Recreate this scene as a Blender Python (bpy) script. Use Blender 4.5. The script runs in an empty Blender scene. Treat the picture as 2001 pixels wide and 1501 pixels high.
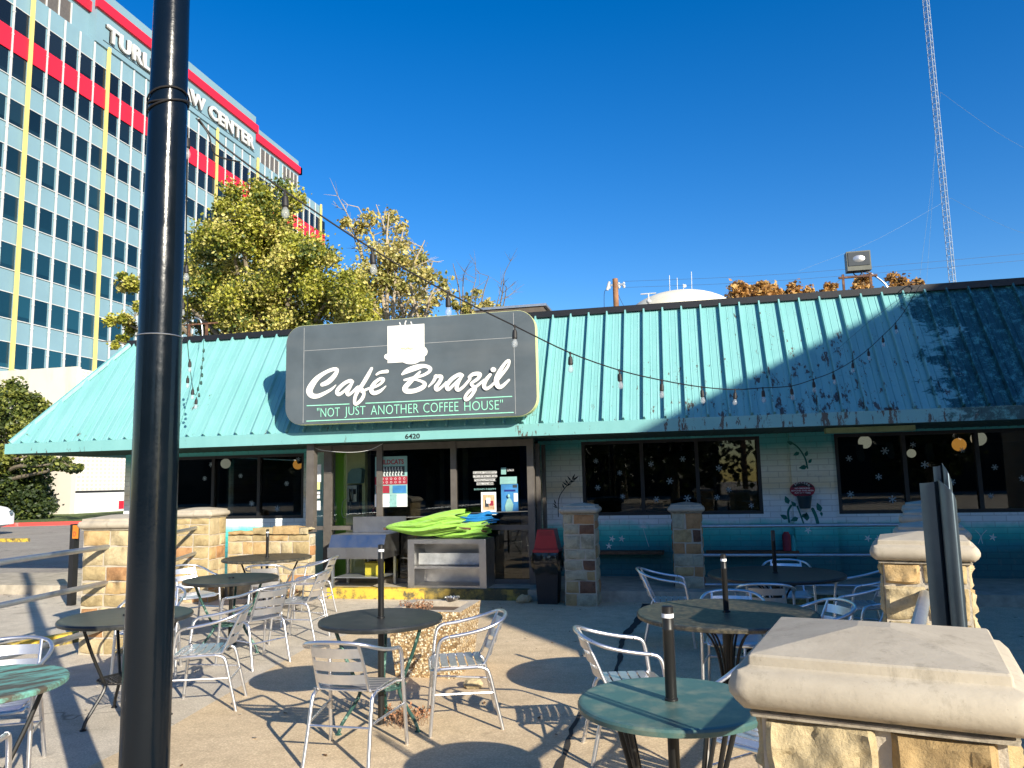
import bpy, bmesh, math, random
from math import radians as R, sin, cos, pi
from mathutils import Vector as V, Matrix, noise
random.seed(7)
scene = bpy.context.scene
COL = scene.collection

# ------------------------------------------------------------------ camera
F, CX, CY, H = 1502.0, 1000.5, 750.5, 1.65          # focal length and centre in photograph pixels, eye height
up = V((740 - CX, -11200 - CY, F)).normalized()
lx = V((-5673 - CX, 0, F)); lx.y = -(up.x * lx.x + up.z * lx.z) / up.y; lx.normalize()
XA = -lx; YA = up.cross(XA); ROT = Matrix((XA, YA, up))
cam_d = bpy.data.cameras.new('camera'); cam = bpy.data.objects.new('camera', cam_d); COL.objects.link(cam)
cam_d.sensor_width = 36; cam_d.lens = F / 2001 * 36; cam_d.clip_end = 3000; cam_d.clip_start = .05
cx_, cy_, cz_ = ROT @ V((1, 0, 0)), ROT @ V((0, -1, 0)), ROT @ V((0, 0, -1))
cam.matrix_world = Matrix(((cx_.x, cy_.x, cz_.x, 0), (cx_.y, cy_.y, cz_.y, 0), (cx_.z, cy_.z, cz_.z, H), (0, 0, 0, 1)))
scene.camera = cam

def ray(px, py): return ROT @ V(((px - CX) / F, (py - CY) / F, 1))
def aty(px, py, y): d = ray(px, py); t = y / d.y; return V((d.x * t, y, H + d.z * t))
def atz(px, py, z=0): d = ray(px, py); t = (z - H) / d.z; return V((d.x * t, d.y * t, z))

# ------------------------------------------------------------------ sky and sun
SUN_EL, SUN_AZ = 23.0, 133.4
w = bpy.data.worlds.new('World'); scene.world = w; w.use_nodes = True
nt = w.node_tree; nt.nodes.clear()
sky = nt.nodes.new('ShaderNodeTexSky'); sky.sky_type = 'NISHITA'; sky.sun_disc = False
sky.sun_elevation = R(SUN_EL); sky.sun_rotation = R(SUN_AZ); sky.altitude = 200; sky.air_density = 1.0; sky.dust_density = .35; sky.ozone_density = 2.2
hs = nt.nodes.new('ShaderNodeHueSaturation'); hs.inputs['Saturation'].default_value = 1.46; hs.inputs['Hue'].default_value = .511
bg = nt.nodes.new('ShaderNodeBackground'); bg.inputs[1].default_value = .104
ow = nt.nodes.new('ShaderNodeOutputWorld')
nt.links.new(sky.outputs[0], hs.inputs['Color']); nt.links.new(hs.outputs[0], bg.inputs[0]); nt.links.new(bg.outputs[0], ow.inputs[0])
sd = V((sin(R(SUN_AZ)) * cos(R(SUN_EL)), cos(R(SUN_AZ)) * cos(R(SUN_EL)), sin(R(SUN_EL))))
sl = bpy.data.lights.new('sun', 'SUN'); sl.energy = 5.0; sl.angle = R(.5); sl.color = (1, .92, .77)
so = bpy.data.objects.new('sun', sl); COL.objects.link(so); so.rotation_euler = sd.to_track_quat('Z', 'Y').to_euler()
scene.view_settings.view_transform = 'Standard'; scene.view_settings.look = 'None'
scene.view_settings.exposure = 0.84; scene.view_settings.gamma = 1
scene.render.engine = 'CYCLES'

# ------------------------------------------------------------------ materials
def lin(c):
    return tuple(((x / 255) / 12.92 if x <= 10 else (((x / 255) + .055) / 1.055) ** 2.4) for x in c)

class Mt:
    def __init__(s, name):
        s.m = bpy.data.materials.new(name); s.m.use_nodes = True; s.n = s.m.node_tree; s.b = s.n.nodes['Principled BSDF']
        s.out = [x for x in s.n.nodes if x.type == 'OUTPUT_MATERIAL'][0]; s._tc = None
    def new(s, t, **k):
        x = s.n.nodes.new(t)
        for a, b in k.items(): setattr(x, a, b)
        return x
    def link(s, a, b): s.n.links.new(a, b)
    def tc(s, which='Object', scale=None):
        if s._tc is None: s._tc = s.new('ShaderNodeTexCoord')
        o = s._tc.outputs[which]
        if scale is None: return o
        mp = s.new('ShaderNodeMapping'); mp.inputs['Scale'].default_value = scale; s.link(o, mp.inputs[0]); return mp.outputs[0]
    def noise(s, sc=5, det=6, rough=.6, scale=None, dist=0):
        x = s.new('ShaderNodeTexNoise'); x.inputs['Scale'].default_value = sc; x.inputs['Detail'].default_value = det
        x.inputs['Roughness'].default_value = rough; x.inputs['Distortion'].default_value = dist
        s.link(s.tc('Object', scale), x.inputs['Vector']); return x.outputs[0]
    def ramp(s, f, stops):
        x = s.new('ShaderNodeValToRGB'); e = x.color_ramp.elements
        while len(e) < len(stops): e.new(.5)
        for i, (p, c) in enumerate(stops):
            e[i].position = p; e[i].color = (c, c, c, 1) if isinstance(c, (int, float)) else (*c[:3], 1)
        s.link(f, x.inputs[0]); return x.outputs[0]
    def mix(s, f, a, b, mode='MIX'):
        x = s.new('ShaderNodeMix'); x.data_type = 'RGBA'; x.blend_type = mode
        for v, i in ((f, 0), (a, 6), (b, 7)):
            if hasattr(v, 'is_linked'): s.link(v, x.inputs[i])
            elif isinstance(v, (int, float)): x.inputs[i].default_value = v
            else: x.inputs[i].default_value = (*v[:3], 1)
        return x.outputs[2]
    def math(s, op, a, b=0):
        x = s.new('ShaderNodeMath', operation=op)
        for i, v in enumerate((a, b)):
            if hasattr(v, 'is_linked'): s.link(v, x.inputs[i])
            else: x.inputs[i].default_value = v
        return x.outputs[0]
    def col(s, c):
        if hasattr(c, 'is_linked'): s.link(c, s.b.inputs['Base Color'])
        else: s.b.inputs['Base Color'].default_value = (*c[:3], 1)
    def set(s, rough=None, metal=None, spec=None):
        if rough is not None:
            if hasattr(rough, 'is_linked'): s.link(rough, s.b.inputs['Roughness'])
            else: s.b.inputs['Roughness'].default_value = rough
        if metal is not None: s.b.inputs['Metallic'].default_value = metal
        if spec is not None: s.b.inputs['Specular IOR Level'].default_value = spec
    def bump(s, f, st=.3, dist=.01):
        x = s.new('ShaderNodeBump'); x.inputs['Strength'].default_value = st; x.inputs['Distance'].default_value = dist
        if getattr(s, '_bn', None): s.link(s._bn, x.inputs['Normal'])
        s.link(f, x.inputs['Height']); s._bn = x.outputs[0]; s.link(s._bn, s.b.inputs['Normal'])
    def pos(s, which):      # one world-position channel
        g = s.new('ShaderNodeNewGeometry'); q = s.new('ShaderNodeSeparateXYZ'); s.link(g.outputs['Position'], q.inputs[0]); return q.outputs[which]

def simple(name, c, rough=.6, metal=0, var=.18, sc=6, bump=.15, bd=.004, spec=None):
    m = Mt(name); n = m.noise(sc, 8, .65)
    dark = tuple(x * (1 - var) for x in c); lite = tuple(min(1, x * (1 + var)) for x in c)
    m.col(m.ramp(n, [(.3, dark), (.7, lite)])); m.set(rough, metal, spec)
    if bump: m.bump(m.noise(sc * 7, 4), bump, bd)
    return m.m

def worn(name, c, c2, sc=5, thr=.58, rough=.5, metal=0, soft=.03, scale=None, bump=.2):
    m = Mt(name); n = m.noise(sc, 9, .7, scale); k = m.ramp(n, [(thr - soft, 0), (thr + soft, 1)])
    v = m.noise(sc * .4, 5); base = m.mix(v, tuple(x * .8 for x in c), tuple(min(1, x * 1.2) for x in c))
    m.col(m.mix(k, base, c2)); m.set(rough, metal); m.bump(n, bump, .003); return m.m

M = {}
# ground
def ground_mat(name, c1, c2, speck=.35, cr=True):
    m = Mt(name); big = m.noise(.7, 6, .65); mid = m.noise(6, 8, .7); fine = m.noise(75, 4, .8)
    b = m.mix(m.ramp(big, [(.35, 0), (.65, 1)]), c1, c2)
    b = m.mix(m.ramp(mid, [(.45, 0), (.72, .55)]), b, tuple(x * .62 for x in c1))
    b = m.mix(m.ramp(fine, [(.40, speck), (.6, 0)]), b, tuple(x * .35 for x in c1))
    b = m.mix(m.ramp(fine, [(.55, 0), (.75, speck)]), b, tuple(min(1, x * 1.7) for x in c2))
    if cr:
        v = m.new('ShaderNodeTexVoronoi', feature='DISTANCE_TO_EDGE'); v.inputs['Scale'].default_value = .33
        dn = m.new('ShaderNodeVectorMath', operation='ADD'); nn = m.new('ShaderNodeTexNoise'); nn.inputs['Scale'].default_value = 2.2
        m.link(m.tc(), nn.inputs['Vector']); m.link(m.tc(), dn.inputs[0]); sc_ = m.new('ShaderNodeVectorMath', operation='SCALE'); sc_.inputs['Scale'].default_value = .9
        m.link(nn.outputs['Color'], sc_.inputs[0]); m.link(sc_.outputs[0], dn.inputs[1]); m.link(dn.outputs[0], v.inputs['Vector'])
        b = m.mix(m.ramp(v.outputs['Distance'], [(.0, .75), (.006, 0)]), b, tuple(x * .22 for x in c1))
    # a few gum spots and stains
    st = m.noise(2.6, 2, .4); b = m.mix(m.ramp(st, [(.70, 0), (.74, .35)]), b, tuple(x * .4 for x in c1))
    m.col(b); m.set(.92); m.bump(fine, .35, .003); m.bump(mid, .15, .01); return m.m
M['asphalt'] = ground_mat('pale_worn_asphalt', (.52, .45, .35), (.72, .63, .50), .45)
M['slab'] = ground_mat('tan_concrete', (.60, .45, .275), (.76, .585, .375), .40, False)
M['road'] = ground_mat('road_asphalt', (.30, .265, .22), (.38, .34, .28), .3)
M['kerb'] = simple('concrete_kerb', (.40, .35, .27), .9, 0, .3, 5, .5)
M['kerb_yellow'] = worn('yellow_painted_kerb', (.62, .42, .05), (.10, .085, .05), 5, .54, .85, 0, .05, None, .5)
M['kerb_red'] = worn('red_painted_kerb', (.60, .06, .05), (.30, .20, .17), 1.4, .62, .8)
M['grass'] = simple('lawn', (.10, .14, .025), .95, 0, .5, 8, .8, .03)
M['crack'] = simple('crack_filler', (.03, .027, .024), .9)

# roof metal with flaking paint; the far right bears a dark painted tree mural
def roof_mat(name='aqua_roof_paint', ribs=True):
    m = Mt(name); x = m.pos(0); z = m.pos(2)
    base = m.mix(m.noise(3, 6, .6, (1, 1, .25)), (.145, .37, .365), (.23, .485, .475))
    fl = m.noise(7, 10, .75, (1.6, 1, .42)); patch = m.noise(1.1, 4, .6)
    xr = m.new('ShaderNodeMapRange'); m.link(x, xr.inputs[0]); xr.inputs[1].default_value = -3; xr.inputs[2].default_value = 1
    xr.inputs[3].default_value = -.04; xr.inputs[4].default_value = .05
    zr = m.new('ShaderNodeMapRange'); m.link(z, zr.inputs[0]); zr.inputs[1].default_value = 2.4; zr.inputs[2].default_value = 3.6
    zr.inputs[3].default_value = .05; zr.inputs[4].default_value = -.03
    tot = m.math('ADD', m.math('ADD', m.math('ADD', fl, xr.outputs[0]), zr.outputs[0]), m.math('MULTIPLY', m.math('SUBTRACT', patch, .5), .35))
    k = m.ramp(tot, [(.645, 0), (.655, 1)])
    base = m.mix(k, base, m.mix(m.noise(1.5), (.02, .03, .03), (.16, .11, .08)))
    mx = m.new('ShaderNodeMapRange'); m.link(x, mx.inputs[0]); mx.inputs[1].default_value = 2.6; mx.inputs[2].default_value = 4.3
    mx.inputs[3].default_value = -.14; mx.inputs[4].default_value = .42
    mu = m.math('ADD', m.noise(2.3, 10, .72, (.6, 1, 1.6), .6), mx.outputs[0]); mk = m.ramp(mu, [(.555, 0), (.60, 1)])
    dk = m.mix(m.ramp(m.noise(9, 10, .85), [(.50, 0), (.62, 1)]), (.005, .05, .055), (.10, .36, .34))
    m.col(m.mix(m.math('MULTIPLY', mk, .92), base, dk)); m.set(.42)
    wv = m.new('ShaderNodeTexWave'); wv.bands_direction = 'X'; wv.inputs['Scale'].default_value = 3.4; m.link(m.tc(), wv.inputs['Vector'])
    if ribs: m.bump(m.ramp(wv.outputs[0], [(.0, 0), (.12, 1)]), .5, .004)
    m.bump(k, -.5, .003); m.bump(m.noise(2.2, 3), .25, .02)
    return m.m
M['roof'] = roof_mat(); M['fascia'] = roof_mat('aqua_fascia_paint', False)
M['cap_metal'] = simple('black_edge_metal', (.012, .012, .014), .45)
def wall_mat():
    m = Mt('painted_mural_brick'); z = m.pos(2); x = m.pos(0)
    nz = m.math('ADD', z, m.math('MULTIPLY', m.math('SUBTRACT', m.noise(1.3, 4), .5), .34)); f = m.math('MULTIPLY', nz, 1 / 2.5)
    c = m.ramp(f, [(.0, (.03, .13, .15)), (.19, (.03, .17, .18)), (.235, (.03, .26, .30)), (.30, (.04, .50, .46)), (.355, (.18, .70, .62)), (.395, (.86, .90, .92)),
                   (.52, (.90, .90, .88)), (.60, (.86, .72, .48)), (.68, (.88, .88, .76)), (.77, (.62, .76, .66)), (.86, (.10, .48, .46))])
    b = m.new('ShaderNodeTexBrick'); b.inputs['Scale'].default_value = 1; b.inputs['Brick Width'].default_value = .30; b.inputs['Row Height'].default_value = .085
    b.inputs['Mortar Size'].default_value = .006; b.inputs['Color1'].default_value = (1, 1, 1, 1); b.inputs['Color2'].default_value = (.86, .86, .86, 1); b.inputs['Mortar'].default_value = (.50, .50, .50, 1)
    g = m.new('ShaderNodeNewGeometry'); q = m.new('ShaderNodeSeparateXYZ'); m.link(g.outputs['Position'], q.inputs[0]); cb = m.new('ShaderNodeCombineXYZ')
    m.link(m.math('ADD', q.outputs[0], q.outputs[1]), cb.inputs[0]); m.link(q.outputs[2], cb.inputs[1]); m.link(cb.outputs[0], b.inputs['Vector'])
    c = m.mix(.55, c, b.outputs[0], 'MULTIPLY'); c = m.mix(m.ramp(m.noise(9, 8, .7), [(.55, 0), (.8, .5)]), c, (.25, .27, .22))
    m.col(c); m.set(.8); m.bump(b.outputs[0], .5, .008); m.bump(m.noise(30, 5), .2, .004); return m.m
M['mural'] = wall_mat()
M['mint'] = simple('mint_paint', (.50, .68, .62), .8, 0, .12, 6)
M['teal_paint'] = simple('teal_paint', (.05, .42, .42), .8)
M['leafpaint'] = simple('dark_green_mural_paint', (.02, .16, .13), .8); M['whitepaint'] = simple('white_mural_paint', (.7, .78, .75), .8)
M['twigpaint'] = simple('black_mural_paint', (.015, .02, .02), .8)
M['soffit'] = simple('dark_green_soffit', (.05, .11, .085), .8); M['pale_green'] = simple('pale_green_tube_cover', (.35, .45, .22), .5)
M['bronze'] = simple('bronze_anodised_frame', (.14, .125, .11), .45, .3, .2); M['dark_frame'] = simple('black_window_frame', (.012, .012, .013), .5)
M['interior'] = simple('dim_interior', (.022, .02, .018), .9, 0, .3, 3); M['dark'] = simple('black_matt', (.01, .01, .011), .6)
def glass_mat(name, tint, refl=1.0):
    m = Mt(name); m.n.nodes.remove(m.b)
    t = m.new('ShaderNodeBsdfTransparent'); t.inputs[0].default_value = (*tint, 1); g = m.new('ShaderNodeBsdfGlossy'); g.inputs['Roughness'].default_value = .015
    g.inputs[0].default_value = (refl, refl, refl, 1); fr = m.new('ShaderNodeFresnel'); fr.inputs[0].default_value = 1.5; mx = m.new('ShaderNodeMixShader')
    m.link(m.math('MULTIPLY', fr.outputs[0], 1.0), mx.inputs[0]); m.link(t.outputs[0], mx.inputs[1]); m.link(g.outputs[0], mx.inputs[2]); m.link(mx.outputs[0], m.out.inputs[0]); return m.m
M['glass'] = glass_mat('tinted_window_glass', (.55, .58, .56)); M['clear'] = glass_mat('clear_glass', (.88, .93, .9)); M['bag'] = glass_mat('clear_plastic_bag', (.75, .8, .82))
m = Mt('dusty_bulb_glass'); t = m.new('ShaderNodeBsdfTransparent'); t.inputs[0].default_value = (.85, .88, .9, 1); m.col((.75, .78, .8)); m.set(.1)
mx = m.new('ShaderNodeMixShader'); mx.inputs[0].default_value = .22; m.link(t.outputs[0], mx.inputs[1]); m.link(m.b.outputs[0], mx.inputs[2]); m.link(mx.outputs[0], m.out.inputs[0]); M['bulb'] = m.m
def emit(name, c, s):
    m = Mt(name); m.col(c); m.b.inputs['Emission Color'].default_value = (*c, 1); m.b.inputs['Emission Strength'].default_value = s; return m.m
M['globe_w'] = emit('white_glowing_globe', (.95, .9, .75), .3); M['globe_o'] = emit('amber_glowing_globe', (1, .42, .08), .6)
# stone
STONES = []
for i, (a, b) in enumerate([((.34, .25, .12), (.50, .39, .20)), ((.32, .21, .09), (.46, .33, .16)), ((.40, .31, .17), (.55, .45, .27)), ((.36, .18, .075), (.48, .27, .12)),
                            ((.33, .30, .20), (.50, .44, .30)), ((.40, .25, .10), (.55, .40, .20)), ((.13, .06, .035), (.22, .11, .06))]):
    m = Mt('rubble_stone_%s' % 'abcdefg'[i]); n = m.noise(9, 9, .72, None, .3)
    c = m.mix(m.ramp(n, [(.3, 0), (.7, 1)]), a, b)
    c = m.mix(m.ramp(m.noise(4, 8, .75), [(.48, 0), (.66, .75)]), c, tuple(x * .42 for x in a))
    m.col(c); m.set(.92); m.bump(m.noise(26, 9, .7), .8, .012); m.bump(m.noise(110, 3), .4, .003); STONES.append(m.m)
M['mortar'] = simple('pale_mortar', (.46, .40, .31), .95, 0, .2, 8, .8, .006)
def cap_mat():
    m = Mt('cast_stone_cap'); g = m.new('ShaderNodeNewGeometry'); q = m.new('ShaderNodeSeparateXYZ'); m.link(g.outputs['Normal'], q.inputs[0])
    n = m.noise(5, 9, .7); c = m.mix(m.ramp(n, [(.3, 0), (.75, 1)]), (.36, .31, .235), (.50, .44, .34))
    st = m.noise(12, 10, .8, (1, 1, .3)); c = m.mix(m.ramp(st, [(.54, 0), (.74, .7)]), c, (.17, .145, .10)); c = m.mix(m.ramp(m.noise(120, 3, .7), [(.66, 0), (.74, .5)]), c, (.14, .12, .09))
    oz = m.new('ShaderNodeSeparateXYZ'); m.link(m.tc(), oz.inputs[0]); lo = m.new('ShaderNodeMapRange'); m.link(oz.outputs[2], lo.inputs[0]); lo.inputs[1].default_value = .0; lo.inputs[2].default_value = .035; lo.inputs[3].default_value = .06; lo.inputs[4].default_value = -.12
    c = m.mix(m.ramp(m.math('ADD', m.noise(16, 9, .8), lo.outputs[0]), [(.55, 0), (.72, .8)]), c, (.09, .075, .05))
    m.col(c); m.set(.9); m.bump(m.noise(90, 4, .6), .35, .002); return m.m
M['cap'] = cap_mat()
def aggregate():
    m = Mt('exposed_aggregate'); v = m.new('ShaderNodeTexVoronoi'); v.inputs['Scale'].default_value = 62; m.link(m.tc(), v.inputs['Vector'])
    q = m.new('ShaderNodeSeparateColor'); m.link(v.outputs['Color'], q.inputs[0])
    c = m.ramp(q.outputs[0], [(0, (.10, .055, .02)), (.3, (.42, .27, .12)), (.6, (.66, .50, .28)), (1, (.86, .80, .64))])
    c = m.mix(m.ramp(v.outputs['Distance'], [(.35, 0), (.62, .8)]), c, (.16, .10, .045)); m.col(c); m.set(.8); m.bump(v.outputs['Distance'], -1, .008); return m.m
M['aggregate'] = aggregate()
# metals
def metal(name, c, rough, sc=20, rv=.15, bump=.05, mt=1):
    m = Mt(name); n = m.noise(sc, 6, .7); m.col(m.mix(m.ramp(n, [(.3, 0), (.8, 1)]), c, tuple(x * .75 for x in c)))
    m.set(m.ramp(n, [(.3, rough), (.8, rough + rv)]), mt); m.bump(m.noise(sc * 5, 3), bump, .001); return m.m
M['alu'] = metal('brushed_aluminium', (.80, .80, .82), .27, 20, .15, .05, .93); M['alu_slat'] = metal('aluminium_slat', (.78, .78, .80), .33, 12, .15, .05, .85)
M['galv'] = metal('galvanised_pipe', (.55, .58, .60), .42, 9, .2); M['galvd'] = metal('smooth_zinc_sheet', (.11, .145, .175), .30, 9, .12, .05, .85); M['steel'] = metal('stainless_sheet', (.55, .54, .53), .30, 5, .22, .03)
M['table_green'] = worn('weathered_green_table_paint', (.055, .12, .11), (.17, .20, .15), 7, .56, .36, 0, .10)
M['table_pale'] = worn('faded_green_table_paint', (.14, .36, .30), (.08, .07, .05), 4, .50, .55, 0, .06, (1, 3.5, 1))
M['table_black'] = worn('dusty_black_table_paint', (.018, .020, .020), (.055, .055, .05), 7, .60, .40, 0, .14)
M['table_gold'] = worn('mesh_table_paint', (.035, .035, .03), (.13, .11, .07), 30, .55, .4, 0, .1)
M['iron'] = worn('black_iron', (.012, .012, .012), (.06, .045, .035), 14, .66, .42)
M['iron_green'] = worn('chipped_green_iron', (.015, .06, .05), (.16, .28, .23), 22, .56, .5)
M['polepaint'] = None
m = Mt('glossy_black_pole_paint'); m.col((.003, .006, .010)); m.set(m.ramp(m.noise(7, 6, .7), [(.4, .13), (.75, .30)]), 0, .35); m.bump(m.noise(9, 5, .6, (1, 1, .35)), .35, .004); m.bump(m.noise(60, 3), .2, .002); M['polepaint'] = m.m
M['rust'] = worn('rusty_iron', (.10, .045, .025), (.20, .10, .05), 12, .55, .8); M['cable'] = simple('black_rubber', (.012, .011, .011), .6)
M['wood'] = worn('old_timber', (.18, .09, .05), (.06, .035, .02), 9, .52, .85, 0, .08, (1, 8, 8))
M['polewood'] = simple('pole_timber', (.24, .12, .06), .9, 0, .4, 3)
M['red'] = simple('red_plastic', (.32, .012, .025), .35, 0, .1); M['lime'] = None
m = Mt('lime_canvas'); n_ = m.noise(3, 5); m.col(m.mix(n_, (.22, .48, .04), (.35, .64, .10))); m.set(.75); m.bump(m.noise(9, 5, .6, (1, 3, 3)), .8, .03)
m.b.inputs['Sheen Weight'].default_value = .2; M['lime'] = m.m
M['bluecanvas'] = simple('blue_canvas', (.01, .18, .45), .8, 0, .2, 5, .5, .01)
# sign
def sign_mat():
    m = Mt('faded_charcoal_sign_face'); n = m.noise(1.6, 7, .6); c = m.mix(m.ramp(n, [(.3, 0), (.75, 1)]), (.070, .088, .098), (.105, .13, .145))
    c = m.mix(m.ramp(m.noise(1.2, 3, .5, (.5, 1, 2.2)), [(.5, 0), (.8, .5)]), c, (.15, .16, .16))
    c = m.mix(m.ramp(m.noise(26, 6, .8), [(.70, 0), (.73, .6)]), c, (.30, .30, .28)); m.col(c); m.set(.45); return m.m
M['sign'] = sign_mat(); M['sign_edge'] = simple('pale_yellow_sign_edge', (.62, .66, .30), .6); M['sign_white'] = simple('cream_sign_paint', (.84, .82, .76), .6, 0, .03)
M['sign_green'] = simple('mint_sign_paint', (.30, .72, .52), .6, 0, .15, 12); M['sign_line'] = simple('pale_scratch', (.35, .36, .36), .7); M['sign_orange'] = simple('faded_orange', (.75, .52, .30), .7)
M['white'] = simple('white_paper', (.80, .80, .80), .7, 0, .04); M['cream'] = simple('cream_painted_wall', (.74, .68, .34), .8, 0, .1); M['green_wall'] = simple('lime_green_wall', (.22, .48, .02), .7, 0, .1)
M['navy'] = simple('navy_paint', (.01, .02, .18), .6); M['ppale'] = simple('pale_teal_paper', (.22, .42, .40), .7); M['pblue'] = simple('blue_poster', (.04, .20, .45), .6, 0, .4, 4)
M['pred'] = simple('maroon_print', (.30, .02, .04), .6); M['pdark'] = simple('dark_print', (.03, .04, .05), .6); M['pwarm'] = simple('warm_photo_print', (.55, .38, .22), .6, 0, .5, 14)
M['flake'] = simple('snowflake_white', (.30, .38, .43), .7, 0, .05); M['stocking'] = simple('grey_blue_stocking', (.06, .10, .15), .9)
M['orange_label'] = simple('orange_label', (.60, .20, .02), .5); M['ltwarm'] = simple('warm_lens', (.75, .65, .5), .3)
# tower
M['t_blue'] = simple('powder_blue_panel', (.165, .28, .34), .6, 0, .07, .3, 0); M['t_red'] = simple('crimson_panel', (.66, .012, .035), .5, 0, .06, .3, 0)
M['t_white'] = simple('white_fin', (.50, .51, .51), .6, 0, .08, 1, 0); M['t_yellow'] = simple('yellow_fin', (.62, .50, .17), .6, 0, .08, 1, 0)
m = Mt('tower_glass_painted_sky'); g_ = m.new('ShaderNodeNewGeometry'); q_ = m.new('ShaderNodeSeparateXYZ'); m.link(g_.outputs['Position'], q_.inputs[0]); wn_ = m.new('ShaderNodeTexWhiteNoise'); cb_ = m.new('ShaderNodeCombineXYZ')
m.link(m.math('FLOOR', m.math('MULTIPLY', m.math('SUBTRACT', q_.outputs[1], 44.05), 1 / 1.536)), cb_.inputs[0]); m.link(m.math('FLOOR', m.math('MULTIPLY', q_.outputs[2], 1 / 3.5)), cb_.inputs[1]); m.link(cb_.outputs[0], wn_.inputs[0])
zf = m.new('ShaderNodeMapRange'); m.link(q_.outputs[2], zf.inputs[0]); zf.inputs[1].default_value = 35; zf.inputs[2].default_value = 10  # panes painted bluer lower down, standing in for sky reflection
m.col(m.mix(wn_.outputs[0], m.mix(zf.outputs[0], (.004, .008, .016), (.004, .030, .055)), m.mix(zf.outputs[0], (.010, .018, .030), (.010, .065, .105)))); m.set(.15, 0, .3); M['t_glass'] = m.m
M['t_conc'] = worn('streaked_cream_concrete', (.60, .55, .47), (.42, .38, .31), .5, .60, .9, 0, .12, (1, 1, .2))
def breeze():
    m = Mt('white_breeze_block'); g = m.new('ShaderNodeNewGeometry'); q = m.new('ShaderNodeSeparateXYZ'); m.link(g.outputs['Position'], q.inputs[0])
    a = m.math('ABSOLUTE', m.math('SUBTRACT', m.math('FRACT', m.math('MULTIPLY', m.math('ADD', q.outputs[0], q.outputs[1]), 2.6)), .5))
    b = m.math('ABSOLUTE', m.math('SUBTRACT', m.math('FRACT', m.math('MULTIPLY', q.outputs[2], 3.8)), .5))
    r = m.math('SQRT', m.math('ADD', m.math('POWER', a, 2), m.math('POWER', b, 2)))
    k = m.ramp(r, [(.10, 0), (.16, .8), (.26, .8), (.34, 0)]); m.col(m.mix(k, (.74, .70, .64), (.26, .22, .17))); m.set(.9); m.bump(k, -.8, .05); return m.m
M['breeze'] = breeze()
M['bark'] = simple('grey_bark', (.17, .14, .10), .95, 0, .4, 4, .8, .02); M['paletwig'] = simple('pale_twig', (.34, .28, .20), .9)
LEAF = {}
def leafm(name, c):
    m = Mt(name); m.col(m.mix(m.noise(2.3, 3), tuple(x * .75 for x in c), tuple(min(1, x * 1.25) for x in c))); m.set(.55); m.b.inputs['Transmission Weight'].default_value = 0
    t = m.new('ShaderNodeBsdfTranslucent'); t.inputs[0].default_value = (*tuple(min(1, x * 1.3) for x in c), 1); mx = m.new('ShaderNodeMixShader'); mx.inputs[0].default_value = .25
    m.link(m.b.outputs[0], mx.inputs[1]); m.link(t.outputs[0], mx.inputs[2]); m.link(mx.outputs[0], m.out.inputs[0]); return m.m
LEAF['syc'] = [leafm('olive_leaf', (.23, .24, .025)), leafm('yellow_green_leaf', (.40, .39, .05)), leafm('pale_yellow_leaf', (.56, .50, .15)), leafm('deep_green_leaf', (.075, .11, .018))]
LEAF['sparse'] = [leafm('gold_leaf', (.44, .36, .10)), leafm('yellowing_leaf', (.52, .46, .18)), leafm('green_gold_leaf', (.24, .24, .05))]
LEAF['rust'] = [leafm('rust_leaf', (.40, .20, .05)), leafm('amber_leaf', (.52, .32, .10)), leafm('brown_leaf', (.22, .12, .04))]
LEAF['oak'] = [leafm('oak_green_leaf', (.10, .13, .02)), leafm('oak_light_leaf', (.24, .26, .05)), leafm('oak_dark_leaf', (.035, .055, .012))]
LEAF['dark'] = [leafm('evergreen_leaf', (.03, .05, .012)), leafm('evergreen_dark_leaf', (.015, .03, .008))]

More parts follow.
